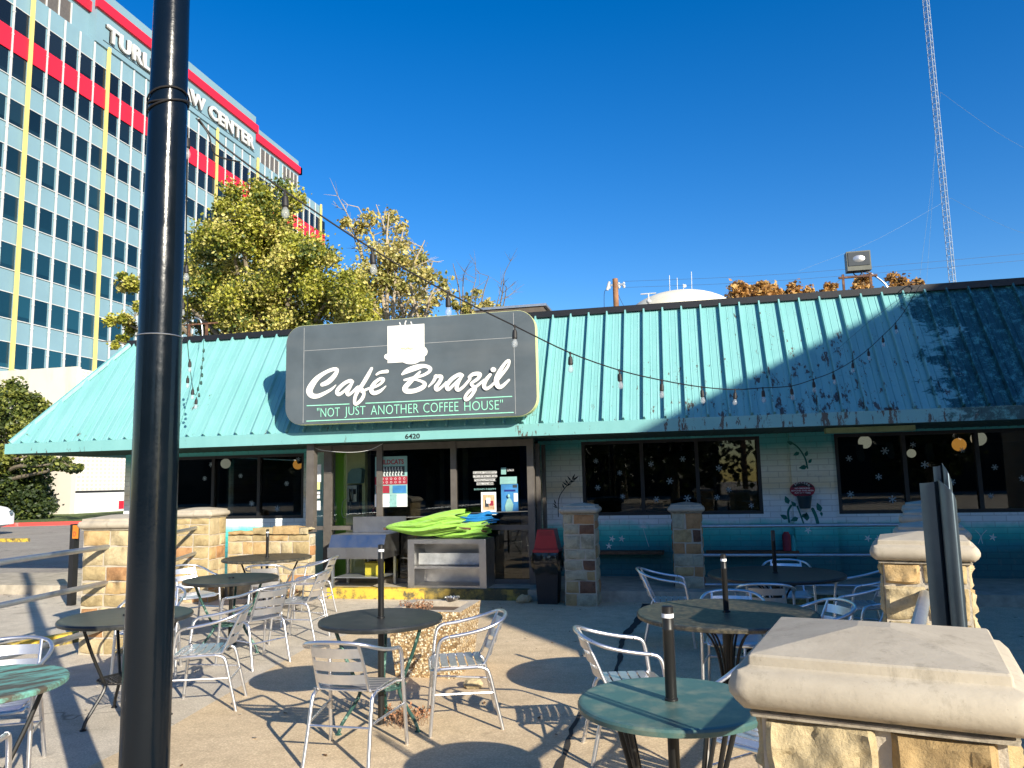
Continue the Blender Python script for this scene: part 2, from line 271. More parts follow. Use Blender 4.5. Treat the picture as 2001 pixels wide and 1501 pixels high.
# ------------------------------------------------------------------ mesh helpers
class MB:
    def __init__(s): s.v = []; s.f = []; s.mi = []; s.m = 0
    def add(s, vs, fs):
        o = len(s.v); s.v += [tuple(x) for x in vs]; s.f += [tuple(i + o for i in q) for q in fs]; s.mi += [s.m] * len(fs); return s
    def box(s, x0, y0, z0, x1, y1, z1, mat=None):
        x0, x1 = min(x0, x1), max(x0, x1); y0, y1 = min(y0, y1), max(y0, y1); z0, z1 = min(z0, z1), max(z0, z1)
        p = [V((x, y, z)) for z in (z0, z1) for x, y in ((x0, y0), (x1, y0), (x1, y1), (x0, y1))]
        if mat is not None: p = [mat @ q for q in p]
        return s.add(p, [(3, 2, 1, 0), (4, 5, 6, 7), (0, 1, 5, 4), (1, 2, 6, 5), (2, 3, 7, 6), (3, 0, 4, 7)])
    def tube(s, pts, r, seg=8, close=False, cap=True):
        pts = [V(p) for p in pts]; n = len(pts); rs = r if isinstance(r, (list, tuple)) else [r] * n; rings = []; prev = None
        for i, p in enumerate(pts):
            if close: d = (pts[(i + 1) % n] - pts[i - 1])
            else: d = (pts[min(i + 1, n - 1)] - pts[max(i - 1, 0)])
            d.normalize()
            if prev is None:
                a = d.orthogonal().normalized()
            else:
                a = prev - d * prev.dot(d); a = a.normalized() if a.length > 1e-5 else d.orthogonal().normalized()
            prev = a; b = d.cross(a); rings.append([p + (a * cos(2 * pi * k / seg) + b * sin(2 * pi * k / seg)) * rs[i] for k in range(seg)])
        vs = [q for rg in rings for q in rg]; fs = []
        for i in range(n if close else n - 1):
            j = (i + 1) % n
            for k in range(seg): fs.append((i * seg + k, i * seg + (k + 1) % seg, j * seg + (k + 1) % seg, j * seg + k))
        if cap and not close: fs += [tuple(range(seg))[::-1], tuple((n - 1) * seg + k for k in range(seg))]
        return s.add(vs, fs)
    def lathe(s, prof, seg=32, c=(0, 0, 0), axis='z', sq=(1, 1)):
        vs = []; n = len(prof)
        for (r, h) in prof:
            for k in range(seg):
                a = 2 * pi * k / seg; x, y = r * cos(a) * sq[0], r * sin(a) * sq[1]
                vs.append((c[0] + x, c[1] + y, c[2] + h) if axis == 'z' else ((c[0] + h, c[1] + x, c[2] + y) if axis == 'x' else (c[0] + x, c[1] - h, c[2] + y)))
        fs = [(i * seg + k, i * seg + (k + 1) % seg, (i + 1) * seg + (k + 1) % seg, (i + 1) * seg + k) for i in range(n - 1) for k in range(seg)]
        fs += [tuple(range(seg))[::-1], tuple((n - 1) * seg + k for k in range(seg))]
        return s.add(vs, fs)
    def prism(s, poly, fn, t0, t1):        # poly of 2D points, fn(a, b, t) -> 3D
        n = len(poly); vs = [fn(a, b, t0) for a, b in poly] + [fn(a, b, t1) for a, b in poly]
        return s.add(vs, [tuple(range(n))[::-1], tuple(range(n, 2 * n))] + [(i, (i + 1) % n, n + (i + 1) % n, n + i) for i in range(n)])
    def build(s, name, mat, parent=None, smooth=True, kind=None):
        me = bpy.data.meshes.new(name); me.from_pydata(s.v, [], s.f)
        for m_ in (mat if isinstance(mat, list) else [mat]): me.materials.append(m_)
        if isinstance(mat, list): me.polygons.foreach_set('material_index', s.mi)
        b = bmesh.new(); b.from_mesh(me); bmesh.ops.recalc_face_normals(b, faces=b.faces); b.to_mesh(me); b.free()
        if smooth:
            me.polygons.foreach_set('use_smooth', [True] * len(me.polygons)); me.set_sharp_from_angle(angle=R(38))
        me.update(); o = bpy.data.objects.new(name, me); COL.objects.link(o)
        if parent: o.parent = parent
        if kind: o['kind'] = kind
        return o
def tag(o, label, cat, group=None):
    o['label'] = label; o['category'] = cat
    if group: o['group'] = group
    return o
def thing(name, label, cat, loc=(0, 0, 0), rz=0, group=None):
    o = bpy.data.objects.new(name, None); COL.objects.link(o); o.location = loc; o.rotation_euler = (0, 0, rz); o.empty_display_size = .1
    return tag(o, label, cat, group)
def copy_tree(o, parent=None):
    c = o.copy(); COL.objects.link(c)
    if parent: c.parent = parent
    for ch in list(o.children): copy_tree(ch, c)
    return c
def smoothpts(pts, k=4):
    P = [V(p) for p in pts]; out = []
    for i in range(len(P) - 1):
        a, b, c, d = P[max(i - 1, 0)], P[i], P[i + 1], P[min(i + 2, len(P) - 1)]
        for j in range(k):
            t = j / k; out.append(.5 * ((2 * b) + (c - a) * t + (2 * a - 5 * b + 4 * c - d) * t * t + (3 * b - a - 3 * c + d) * t ** 3))
    out.append(P[-1]); return out
def text_part(name, body, mat, parent, loc, width, height, ext=.002, rot=(pi / 2, 0, 0), bold=0, spacing=1.0):
    c = bpy.data.curves.new(name, 'FONT'); c.body = body; c.extrude = .5 * ext; c.offset = bold; c.resolution_u = 3; c.space_character = spacing
    o = bpy.data.objects.new(name, c); COL.objects.link(o); dg = bpy.context.evaluated_depsgraph_get(); me = bpy.data.meshes.new_from_object(o.evaluated_get(dg))
    bpy.data.objects.remove(o); xs = [v.co.x for v in me.vertices]; ys = [v.co.y for v in me.vertices]; x0, x1, y0, y1 = min(xs), max(xs), min(ys), max(ys)
    for v in me.vertices: v.co.x = (v.co.x - x0) / (x1 - x0) * width; v.co.y = (v.co.y - y0) / (y1 - y0) * height
    me.name = name; me.materials.clear(); me.materials.append(mat); q = bpy.data.objects.new(name, me); COL.objects.link(q); q.location = loc; q.rotation_euler = rot
    if parent: q.parent = parent
    return q

# ------------------------------------------------------------------ setting: ground
g = MB(); g.add([(-400, -200, 0), (400, -200, 0), (400, 600, 0), (-400, 600, 0)], [(0, 1, 2, 3)]); g.build('ground', M['asphalt'], kind='structure', smooth=False)
g = MB(); g.add([(-3.55, -3, .004), (9, -3, .004), (9, 10.64, .004), (-3.5, 10.64, .004), (-3.55, 9.1, .004), (-3.9, 7.5, .004), (-3.6, 4.9, .004)], [(0, 1, 2, 3, 4, 5, 6)])
g.build('patio', M['slab'], kind='structure', smooth=False)
g = MB()
pts = [V((-.62, 10.5, .008)), V((-.66, 9.3, .008)), V((-.75, 8.2, .008)), V((-.70, 6.9, .008)), V((-.84, 5.6, .008)), V((-.82, 4.6, .008)), V((-.95, 3.5, .008)), V((-.93, 1.5, .008))]
sm = smoothpts(pts, 10)
L_ = []; R_ = []
for i, p in enumerate(sm):
    wdt = .012 + .035 * abs(noise.noise(V((p.y * 2.5, 0, 0)))) + (.05 if p.y > 7.5 else 0) * (p.y - 7.5) / 3; jx = .02 * noise.noise(V((p.y * 9, 3, 0)))
    L_.append((p.x - wdt + jx, p.y, .008)); R_.append((p.x + wdt + jx, p.y, .008))
n = len(sm); g.add(L_ + R_, [(i, i + 1, n + i + 1, n + i) for i in range(n - 1)]); g.build('crack', M['crack'], kind='structure', smooth=False)
g = MB(); g.add([(-60, 13, .004), (-12.5, 13, .004), (-12.5, 40, .004), (-60, 31.5, .004)], [(0, 1, 2, 3)]); g.build('road', M['road'], kind='structure', smooth=False)
# pavement in front of the café, with its kerb
g = MB(); g.box(-12.5, 10.78, .0, 8.5, 12.2, .15); g.build('pavement', M['kerb'], kind='structure')
g = MB(); g.box(-5.25, 10.62, 0, -3.75, 10.78, .152); g.build('kerb', M['kerb_yellow'], kind='structure')
g = MB(); g.box(-3.75, 10.622, 0, -2.25, 10.78, .151); g.build('kerb', worn('mossy_yellow_kerb', (.34, .24, .05), (.07, .065, .035), 6, .46, .9, 0, .08, None, .6), kind='structure')
g = MB(); g.box(-12.5, 10.62, 0, -5.25, 10.777, .148); g.box(-2.25, 10.62, 0, 8.5, 10.777, .148); g.build('kerb', M['kerb'], kind='structure')
g = MB(); g.box(.7, 10.6, 0.01, 1.75, 10.619, .13); g.build('kerb', bpy.data.materials['mossy_yellow_kerb'], kind='structure')
# red kerb and lawn of the neighbouring plot, and its low kerbs
g = MB(); k0 = [(-46, 26.4), (-31.5, 30.7), (-26, 32.6), (-20, 38)]
for a, b in zip(k0, k0[1:]):
    d = (V((*b, 0)) - V((*a, 0))); nn = V((-d.y, d.x, 0)).normalized() * .3; A_, B_ = V((*a, 0)), V((*b, 0)); z = V((0, 0, .17))
    g.add([A_, B_, B_ + nn, A_ + nn, A_ + z, B_ + z, B_ + nn + z, A_ + nn + z], [(0, 1, 5, 4), (4, 5, 6, 7), (1, 2, 6, 5), (2, 3, 7, 6), (3, 0, 4, 7)])
g.build('kerb', M['kerb_red'], kind='structure', smooth=False)
g = MB(); g.add([(-46, 26.7, .15), (-31.5, 31, .15), (-26.2, 32.9, .15), (-20.2, 38.3, .15), (-20, 60, .15), (-60, 60, .15)], [(0, 1, 2, 3, 4, 5)]); g.build('lawn', M['grass'], kind='structure', smooth=False)
g = MB()
for k in range(3): a = .55 * k; g.box(-22.9 + a, 21.4 - .02 * k, 0, -22.38 + a, 21.6 - .02 * k, .11)
g.build('kerb', M['kerb_yellow'], kind='structure')

rg = random.Random(31); vs = []; fs = []; mi = []
for i in range(420):
    x = rg.uniform(-8, 3.5); y = rg.uniform(3.6, 10.5) if rg.random() < .6 else rg.uniform(9.8, 10.6); a = rg.random() * 6.28; L = rg.uniform(.008, .03); o_ = len(vs); z = .009
    for k, q in ((0, 1), (1.6, .45), (3.14, 1), (4.7, .45)): vs.append((x + L * q * cos(a + k), y + L * q * sin(a + k), z + rg.uniform(0, .008)))
    fs.append((o_, o_ + 1, o_ + 2, o_ + 3)); mi.append(rg.randrange(2))
me = bpy.data.meshes.new('fallen_leaves'); me.from_pydata(vs, [], fs); me.materials.append(simple('dead_leaf', (.16, .08, .03), .9)); me.materials.append(simple('pale_grit', (.50, .42, .30), .9)); me.polygons.foreach_set('material_index', mi)
o_ = bpy.data.objects.new('fallen_leaves', me); COL.objects.link(o_); tag(o_, 'scattered dead leaves and grit on the patio paving', 'leaf litter'); o_['kind'] = 'stuff'

# ------------------------------------------------------------------ café building
YF, YW, YR, ZR = 10.55, 12.2, 11.7, 4.18       # fascia, wall, top edge of the mansard
XL, XR = -10.93, 8.6
cafe = thing('cafe_building', 'low café with aqua standing seam mansard roof and mural painted brick walls', 'café building', (-1, 12.2, 0))
OFF = V((-1, 12.2, 0))
def cpart(mb, name, mat, parent=None, smooth=False):
    mb.v = [tuple(V(p) - OFF) for p in mb.v]; return mb.build(name, mat, parent or cafe, smooth)
slope = (ZR - 2.43) / (YR - YF)
b = MB()
xtl = -9.62
b.add([(XL, YF - .02, 2.43), (XR, YF - .02, 2.43), (XR, YR, ZR), (xtl, YR, ZR)], [(0, 1, 2, 3)])                 # front slope
b.add([(XL, YF - .02, 2.43), (xtl, YR, ZR), (xtl, 20, ZR), (XL, 21, 2.43)], [(0, 1, 2, 3)])                         # left slope
sn = V((0, -(ZR - 2.43), YR - YF)).normalized()
x = 2.8 + .28 * 20
while x > XL + .15:
    y1, z1 = YR, ZR; f = 1.0
    if x < xtl: f = (x - XL) / (xtl - XL); y1 = YF + (YR - YF) * f; z1 = 2.43 + (ZR - 2.43) * f
    if x < XR:
        a = V((x, YF - .02, 2.435)); c = V((x, y1, z1)); hw = .018; o = sn * .058
        if f > .12: b.add([a + V((-hw, 0, 0)), a + V((hw, 0, 0)), c + V((hw, 0, 0)), c + V((-hw, 0, 0)), a + V((-hw * .6, 0, 0)) + o, a + V((hw * .6, 0, 0)) + o, c + V((hw * .6, 0, 0)) + o, c + V((-hw * .6, 0, 0)) + o],
                             [(0, 1, 5, 4), (4, 5, 6, 7), (1, 2, 6, 5), (2, 3, 7, 6), (3, 0, 4, 7)])
        for dx in (.093, .187):      # low stiffening creases of each pan
            a2 = V((x + dx, YF - .02, 2.435)); c2 = V((x + dx, y1 if f < 1 else YR, z1)); o2 = sn * .005
            if f > .2: b.add([a2 + V((-.008, 0, 0)), a2 + V((.008, 0, 0)), c2 + V((.008, 0, 0)), c2 + V((-.008, 0, 0)), a2 + o2, c2 + o2], [(0, 4, 5, 3), (4, 1, 2, 5)])
    x -= .28
b.tube([(XL + .03, YF, 2.45), (xtl, YR - .02, ZR + .02)], .05, 6)
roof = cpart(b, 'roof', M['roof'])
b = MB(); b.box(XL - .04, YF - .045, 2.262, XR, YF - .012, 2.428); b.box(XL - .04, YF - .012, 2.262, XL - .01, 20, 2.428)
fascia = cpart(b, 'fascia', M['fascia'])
b = MB(); b.box(xtl - .05, YR - .05, ZR, XR, YR + .08, ZR + .095); b.box(xtl - .05, YR + .08, ZR, xtl + .06, 20, ZR + .095); cpart(b, 'ridge_cap', M['cap_metal'])
b = MB(); b.box(xtl + .06, YR + .08, ZR - .1, XR, 20, ZR - .03); cpart(b, 'flat_roof', M['dark'])
b = MB(); b.box(XL, YF - .01, 2.27, XR, YW + .1, 2.29)
x = XL
while x < XR: b.box(x, YF - .005, 2.264, x + .012, YW, 2.268); x += .12
cpart(b, 'soffit', M['soffit'])
# walls: (x0, x1, z0, z1)
b = MB()
for x0, x1, z0, z1 in [(-9.95, -9.25, .15, 2.27), (-9.25, -6.48, .15, 1.09), (-6.48, -5.9, .15, 2.27), (-2.36, -1.66, .15, 2.27), (-1.66, 1.055, .15, 1.075), (1.055, 2.115, .15, 2.27),
                       (2.115, 6.2, .15, 1.06), (6.2, 8.4, .15, 2.27)]:
    b.box(x0, YW, z0, x1, YW + .2, z1)
b.box(-9.25, YW, 2.2, -6.48, YW + .2, 2.27); b.box(-1.66, YW, 2.238, 1.055, YW + .2, 2.27); b.box(2.115, YW, 2.235, 6.2, YW + .2, 2.27)
b.box(-9.95, YW + .2, 0, -9.75, 12.7, 2.27); b.box(-9.95, 12.7, 0, -9.75, 15.2, 1.0); b.box(-9.95, 15.2, 0, -9.75, 20, 2.27); b.box(8.2, YW + .2, 0, 8.4, 20, 2.27); b.box(-9.75, 19.8, 0, 8.2, 20, 2.27)
wall = cpart(b, 'wall', M['mural'])
b = MB(); b.box(1.47, YW - .10, .15, 2.06, YW - .002, 2.268); cpart(b, 'pilaster', M['mural']); b = MB(); b.box(-10.0, YW - .06, .15, -9.35, YW - .002, 2.268); cpart(b, 'pilaster', M['mural'])
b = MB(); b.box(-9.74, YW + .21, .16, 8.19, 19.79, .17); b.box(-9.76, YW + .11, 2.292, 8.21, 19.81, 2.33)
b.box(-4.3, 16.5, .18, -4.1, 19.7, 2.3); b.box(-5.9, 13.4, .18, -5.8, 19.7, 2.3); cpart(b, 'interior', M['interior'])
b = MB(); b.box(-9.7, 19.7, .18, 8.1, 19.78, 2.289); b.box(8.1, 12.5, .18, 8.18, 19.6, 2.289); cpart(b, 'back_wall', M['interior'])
# windows
def window(x0, x1, z0, z1, mull, y=YW + .06, fr=.05):
    b = MB(); b.box(x0, y - .05, z0, x0 + fr, y + .05, z1); b.box(x1 - fr, y - .05, z0, x1, y + .05, z1); b.box(x0 + fr, y - .05, z0, x1 - fr, y + .05, z0 + fr); b.box(x0 + fr, y - .05, z1 - fr, x1 - fr, y + .05, z1)
    for q in mull: b.box(q - .028, y - .048, z0 + fr, q + .028, y + .048, z1 - fr)
    wn = cpart(b, 'window', M['dark_frame']); xs = [x0 + fr] + list(mull) + [x1 - fr]
    for a, c in zip(xs, xs[1:]):
        g_ = MB(); g_.box(a + .004, y - .004, z0 + fr, c - .004, y + .004, z1 - fr); g_.v = [tuple(V(p) - OFF) for p in g_.v]; g_.build('pane', M['glass'], wn, False)
    return wn
window(-9.25, -6.48, 1.09, 2.2, [-8.25, -7.35]); window(-1.66, 1.055, 1.075, 2.238, [-.72, .12]); window(2.115, 6.2, 1.06, 2.235, [3.06, 4.02, 5.1])
b = MB(); y0, y1 = 12.72, 15.18
b.box(-9.88, y0, 1.0, -9.8, y1, 1.06); b.box(-9.88, y0, 2.2, -9.8, y1, 2.27); b.box(-9.88, 14.75, 1.06, -9.8, 14.85, 2.2); sw = cpart(b, 'window', M['dark_frame'])
b = MB(); b.box(-9.845, y0, 1.06, -9.84, y1, 2.2); b.v = [tuple(V(p) - OFF) for p in b.v]; b.build('pane', M['clear'], sw, False)
# painted vines, twigs, palms and little stars of the mural
def leafpoly(b, x, z, L, a, y, wd=.32):
    pts = [(0, 0), (.3, wd * .9), (.62, wd * .7), (1, 0), (.62, -wd * .7), (.3, -wd * .9)]
    b.prism([(x + L * (u * cos(a) - v * sin(a)), z + L * (u * sin(a) + v * cos(a))) for u, v in pts], lambda p, q, t: (p, t, q), y, y - .003)
def stroke(b, pts, wd, y, k=5, tz=.003, step=.00004):
    P = smoothpts([(p[0], p[1], (p[2] if len(p) > 2 else wd)) for p in pts], k); n = len(P); Lf = []; Rt = []
    for i, p in enumerate(P):
        d = V((P[min(i + 1, n - 1)].x - P[max(i - 1, 0)].x, P[min(i + 1, n - 1)].y - P[max(i - 1, 0)].y)).normalized(); nn = V((-d.y, d.x)) * p.z * .5; yy = y - i * step
        Lf.append((p.x + nn.x, yy, p.y + nn.y)); Rt.append((p.x - nn.x, yy, p.y - nn.y))
    for i in (0, n - 1):        # round ends
        p = P[i]; b.prism([(p.x + .5 * p.z * cos(a * pi / 6), p.y + .5 * p.z * sin(a * pi / 6)) for a in range(12)], lambda u, v, t: (u, t, v), y - i * step - .0003, y - i * step - .0003 + tz)
    b.add(Lf + Rt + [(q[0], q[1] + tz, q[2]) for q in Lf + Rt],
          [(i, i + 1, n + i + 1, n + i) for i in range(n - 1)] + [(i, i + 1, 2 * n + i + 1, 2 * n + i) for i in range(n - 1)] + [(n + i, n + i + 1, 3 * n + i + 1, 3 * n + i) for i in range(n - 1)])
def W(px, py, y=YW): q = aty(px, py, y); return (q.x, q.z)
b = MB(); yp = YW - .104
stroke(b, [W(1548, 866, yp), W(1560, 875, yp), W(1573, 895, yp), W(1578, 915, yp)], .022, yp)
for (px, py, L, a) in [(1550, 868, .10, 2.7), (1562, 884, .10, 3.6), (1574, 892, .09, 1.2), (1577, 912, .12, 3.3), (1580, 905, .08, .9)]: leafpoly(b, *W(px, py, yp), L, a, yp)
stroke(b, [W(1558, 990, yp), W(1564, 1005, yp), W(1570, 1022, yp)], .022, yp); stroke(b, [W(1588, 995, yp), W(1594, 1008, yp), W(1598, 1022, yp)], .045, yp)
for (px, py, L, a) in [(1560, 1012, .12, 3.5), (1577, 1018, .13, 1.6), (1604, 1000, .14, 1.9), (1555, 990, .1, 2.2), (1604, 1000, .07, 4.9), (1566, 1010, .1, .4)]: leafpoly(b, *W(px, py, yp), L, a, yp)
yq = YW - .004
stroke(b, [W(1542, 1020, yq), W(1540, 1000, yq), W(1546, 988, yq)], .03, yq)
for (px, py, L, a) in [(1539, 1014, .12, 2.6), (1541, 985, .13, 1.9)]: leafpoly(b, *W(px, py, yq), L, a, yq)
cpart(b, 'painted_vine', M['leafpaint'])
b = MB()
stroke(b, [W(1091, 1010, yq), W(1092, 975, yq), W(1103, 955, yq), W(1118, 938, yq)], .012, yq)
for (px, py, L, a) in [(1103, 955, .09, 2.0), (1107, 950, .10, .5), (1110, 946, .09, 2.1), (1113, 943, .10, .3), (1116, 940, .10, 2.2), (1118, 938, .11, 1.1), (1119, 939, .12, .6), (1109, 949, .1, 2.5), (1088, 990, .08, 2.4), (1086, 985, .08, 1.9), (1090, 992, .08, 2.9)]:
    leafpoly(b, *W(px, py, yq), L, a, yq, .14)
cpart(b, 'painted_twig', M['twigpaint'])
b = MB()
for (px, py, y_) in [(1196, 1053, yq), (1215, 1053, yq), (1579, 1036, yp), (1696, 1052, yq), (1717, 1052, yq), (1190, 1067, yq), (1940, 1050, yq)]:
    q = W(px, py, y_)
    for k in range(5): leafpoly(b, q[0], q[1], .055, k * 2 * pi / 5 + .3 + px, y_ - k * .0005, .2)
stroke(b, [W(1268, 1068, yq), W(1262, 1050, yq), W(1257, 1033, yq)], .006, yq)
for k in range(7): leafpoly(b, *W(1257, 1031, yq), .07, k * .5 - .1, yq - k * .0004, .12)
stroke(b, [W(1912, 1062, yq), W(1916, 1048, yq), W(1906, 1036, yq)], .008, yq); stroke(b, [W(1920, 1062, yq), W(1918, 1048, yq), W(1928, 1036, yq)], .008, yq)
cpart(b, 'painted_stars', M['whitepaint'])
# front posts, vestibule glazing and what stands in it
YG = 11.24
b = MB(); b.box(-5.62, 10.66, .95, -5.50, 10.78, 2.262); b.box(-5.60, YG - .05, .15, -5.47, YG + .05, 2.262); cpart(b, 'porch_post', M['bronze'])
def post(px0, px1, y=YG, z0=.15, z1=2.262, d=.05):
    a, c = aty(px0, 1000, y).x, aty(px1, 1000, y).x; b = MB(); b.box(a, y - d, z0, c, y + d, z1); return cpart(b, 'door_post', M['bronze'])
post(738, 749); post(883, 894); post(1033, 1046, YG - .02); post(1050, 1057, YG + .22, .15, 2.2); post(1062, 1068, YG + .75, .15, 2.2)
b = MB(); xa, xb = aty(605, 1000, YG).x, aty(1033, 1000, YG).x
b.box(xa, YG - .03, 2.16, xb, YG + .03, 2.26); b.box(xa, YG - .03, .15, xb, YG + .03, .22); b.box(aty(605, 1030, YG).x, YG - .04, aty(605, 1036, YG).z, aty(738, 1030, YG).x, YG + .02, aty(605, 1028, YG).z)
b.box(aty(894, 1040, YG).x, YG - .04, .93, xb, YG + .02, 1.0); cpart(b, 'door_rail', M['bronze'])
for p0, p1 in ((606, 738), (749, 883), (894, 1033)):
    a, c = aty(p0, 1000, YG).x, aty(p1, 1000, YG).x; b = MB(); b.box(a, YG - .003, .22, c, YG + .003, 2.16); cpart(b, 'glass_panel', M['clear' if p0 == 606 else 'glass'])
b = MB(); b.box(xb + .02, YG + .05, .2, xb + .026, YW, 2.2); cpart(b, 'glass_panel', M['clear'])
b = MB()
for (z) in (1.12, 1.18): b.tube([(aty(750, 1000, YG).x, YG - .05, z), (aty(880, 1000, YG).x, YG - .05, z + .03)] if z < 1.15 else [(aty(897, 1000, YG).x, YG - .05, z), (xb, YG - .05, z + .02)], .007, 6)
cpart(b, 'push_bar', M['alu'])
def panel(px0, px1, z0, z1, y, name, mat, th=.03):
    a, c = aty(px0, 1000, y).x, aty(px1, 1000, y).x; b = MB(); b.box(a, y, z0, c, y + th, z1); return cpart(b, name, mat)
panel(655, 676, .15, 2.25, 11.6, 'green_wall', M['green_wall']); panel(676, 713, .15, 2.25, 11.55, 'cream_wall', M['cream'], .1); panel(612, 642, .15, 2.2, 11.5, 'side_wall', M['mint'])
panel(642, 655, .15, 2.2, 12.0, 'door_jamb', M['bronze']); panel(713, 724, .15, 2.2, 12.1, 'door_jamb', M['bronze']); panel(1018, 1034, .15, 2.25, 11.9, 'blue_wall', M['navy'])
panel(860, 868, .15, 2.2, 12.1, 'door_jamb', M['bronze']); panel(905, 915, .15, 2.2, 12.1, 'door_jamb', M['bronze'])
# light fittings under the soffit, ledge planks, house number
lt = MB(); a, c = aty(775, 870, 11.4), aty(925, 868, 11.4); lt.box(a.x, 11.32, 2.20, c.x, 11.48, 2.262); cpart(lt, 'light_batten', M['pale_green'])
lt = MB(); a, c = aty(1612, 835, 11.1), aty(1785, 830, 11.1); lt.box(a.x, 11.02, 2.19, c.x, 11.18, 2.26); cpart(lt, 'light_batten', M['pale_green'])
text_part('house_number', '6420', M['dark'], cafe, V((aty(791, 857, 10.49).x, YF - .047, aty(791, 858, 10.49).z)) - OFF, .225, .075, .004, bold=.02)
for p0, p1 in ((1166, 1297), (1380, 1560)):
    a, c = aty(p0, 1076, 12.1).x, aty(p1, 1076, 12.1).x; b = MB(); b.box(a, 11.98, .50, c, 12.195, .545)
    o = b.build('ledge_plank', M['wood']); tag(o, 'rough timber plank fixed as a ledge on the teal wall %s' % ('between the two stone pillars' if p0 < 1200 else 'behind the rails'), 'plank', 'ledge planks on the mural wall')

# ------------------------------------------------------------------ big roof sign
YS = 10.28
sg = thing('cafe_sign', 'large rounded charcoal sign with cream script on the aqua roof', 'sign', (-3.87, YS, 2.5)); SO = V((-3.87, YS, 2.5))
def sput(mb, name, mat, parent=sg, smooth=False): mb.v = [tuple(V(p) - SO) for p in mb.v]; return mb.build(name, mat, parent, smooth)
sx0, sx1, sz0, sz1 = -5.77, -1.98, 2.525, 4.005
def rrect(x0, z0, x1, z1, r, k=8):
    out = []
    for cx, cz, a0 in ((x1 - r, z1 - r, 0), (x0 + r, z1 - r, 90), (x0 + r, z0 + r, 180), (x1 - r, z0 + r, 270)):
        for i in range(k + 1): a = R(a0 + 90 * i / k); out.append((cx + r * cos(a), cz + r * sin(a)))
    return out
b = MB(); b.prism(rrect(sx0, sz0, sx1, sz1, .26), lambda u, v, t: (u, t, v), YS, YS + .15); sput(b, 'sign_box', M['sign_edge'])
b = MB(); b.prism(rrect(sx0 + .005, sz0 + .005, sx1 - .005, sz1 - .005, .255), lambda u, v, t: (u, t, v), YS - .006, YS - .001); face = sput(b, 'sign_face', M['sign'])
b = MB()
for x in (-5.2, -3.9, -2.5): b.box(x, YS + .15, 2.7, x + .05, 10.75, 2.75); b.box(x, YS + .15, 3.7, x + .05, 11.35, 3.75)
sput(b, 'bracket', M['iron'])
YL = YS - .012
def SA(x, y): return W(580 + x / 9.095, 690 + y / 9.095, YL)
def SB(x, y): return W(780 + x / 8.3375, 690 + y / 8.3375, YL)
def script(b, T, k, strokes, y):
    for i, st in enumerate(strokes): stroke(b, [(*T(p[0], p[1]), p[2] * k) for p in st], 0, y - i * .0022, 6, .004, .00003)
kA = 7.5 * .98 / 1000 / 9.095 * 1.0; kB = kA * 9.095 / 8.3375
kA = 1.0 / 9.095 * .00765; kB = 1.0 / 8.3375 * .0073
b = MB()
script(b, SA, kA, [
    [(450, 560, 70), (560, 510, 90), (670, 400, 80), (715, 300, 62), (640, 290, 62), (500, 350, 66), (360, 450, 90), (260, 580, 115), (222, 680, 118), (270, 755, 95), (370, 765, 75), (500, 710, 60), (620, 640, 45), (695, 568, 14)],
    [(995, 510, 45), (950, 492, 60), (850, 535, 62), (750, 625, 70), (712, 695, 66), (745, 735, 60), (820, 695, 50), (920, 600, 45), (990, 525, 40)],
    [(985, 525, 50), (935, 620, 62), (895, 700, 66), (920, 742, 55), (985, 700, 48), (1070, 620, 55)],
    [(1332, 275, 50), (1260, 410, 70), (1170, 560, 70), (1080, 690, 66), (1035, 800, 60), (1035, 900, 55), (1090, 890, 55), (1170, 800, 60), (1195, 710, 55), (1150, 630, 55), (1090, 600, 40)],
    [(1160, 690, 50), (1260, 640, 42), (1400, 600, 42), (1500, 540, 48), (1545, 470, 55), (1480, 462, 55), (1375, 545, 66), (1325, 650, 76), (1370, 712, 72), (1480, 680, 58), (1585, 590, 18)],
    [(1420, 385, 34), (1490, 345, 50), (1610, 328, 62)]], YL)
script(b, SB, kB, [
    [(50, 345, 36), (130, 290, 85), (280, 235, 92), (410, 210, 60), (505, 250, 62), (480, 310, 52), (380, 365, 46), (240, 400, 46), (85, 440, 34)],
    [(340, 305, 34), (260, 390, 60), (150, 500, 80), (90, 575, 82), (125, 620, 84), (250, 615, 74), (380, 560, 76), (420, 500, 58), (350, 455, 44), (240, 425, 40)],
    [(480, 548, 22), (560, 460, 50), (600, 375, 56)], [(590, 385, 56), (690, 385, 58), (660, 470, 62), (600, 555, 66), (620, 600, 56), (690, 560, 44), (770, 480, 40)],
    [(1035, 365, 48), (980, 350, 58), (860, 425, 66), (780, 530, 66), (800, 595, 55), (870, 540, 48), (1010, 400, 42)], [(1020, 380, 50), (960, 490, 62), (940, 580, 64), (980, 600, 52), (1060, 540, 44), (1160, 420, 42)],
    [(1145, 395, 50), (1215, 345, 60), (1320, 345, 60), (1285, 420, 54), (1175, 505, 44), (1240, 560, 50), (1230, 620, 52), (1160, 720, 52), (1095, 765, 48), (1080, 715, 48), (1150, 620, 48), (1270, 540, 44), (1390, 440, 38)],
    [(1490, 352, 46), (1420, 440, 62), (1385, 530, 66), (1420, 582, 55), (1490, 550, 45), (1570, 470, 38)],
    [(1560, 500, 40), (1680, 350, 48), (1775, 220, 46), (1800, 130, 36), (1755, 140, 44), (1660, 270, 62), (1590, 430, 84), (1615, 540, 76), (1680, 545, 58), (1795, 440, 34)]], YL)
for cx, cy, r in ((1540, 275, 42),): b.prism([(SB(cx, cy)[0] + r * kB * cos(a / 2), SB(cx, cy)[1] + r * kB * sin(a / 2) * .95) for a in range(12)], lambda u, v, t: (u, t, v), YL - .03, YL)
sput(b, 'script_lettering', M['sign_white'])
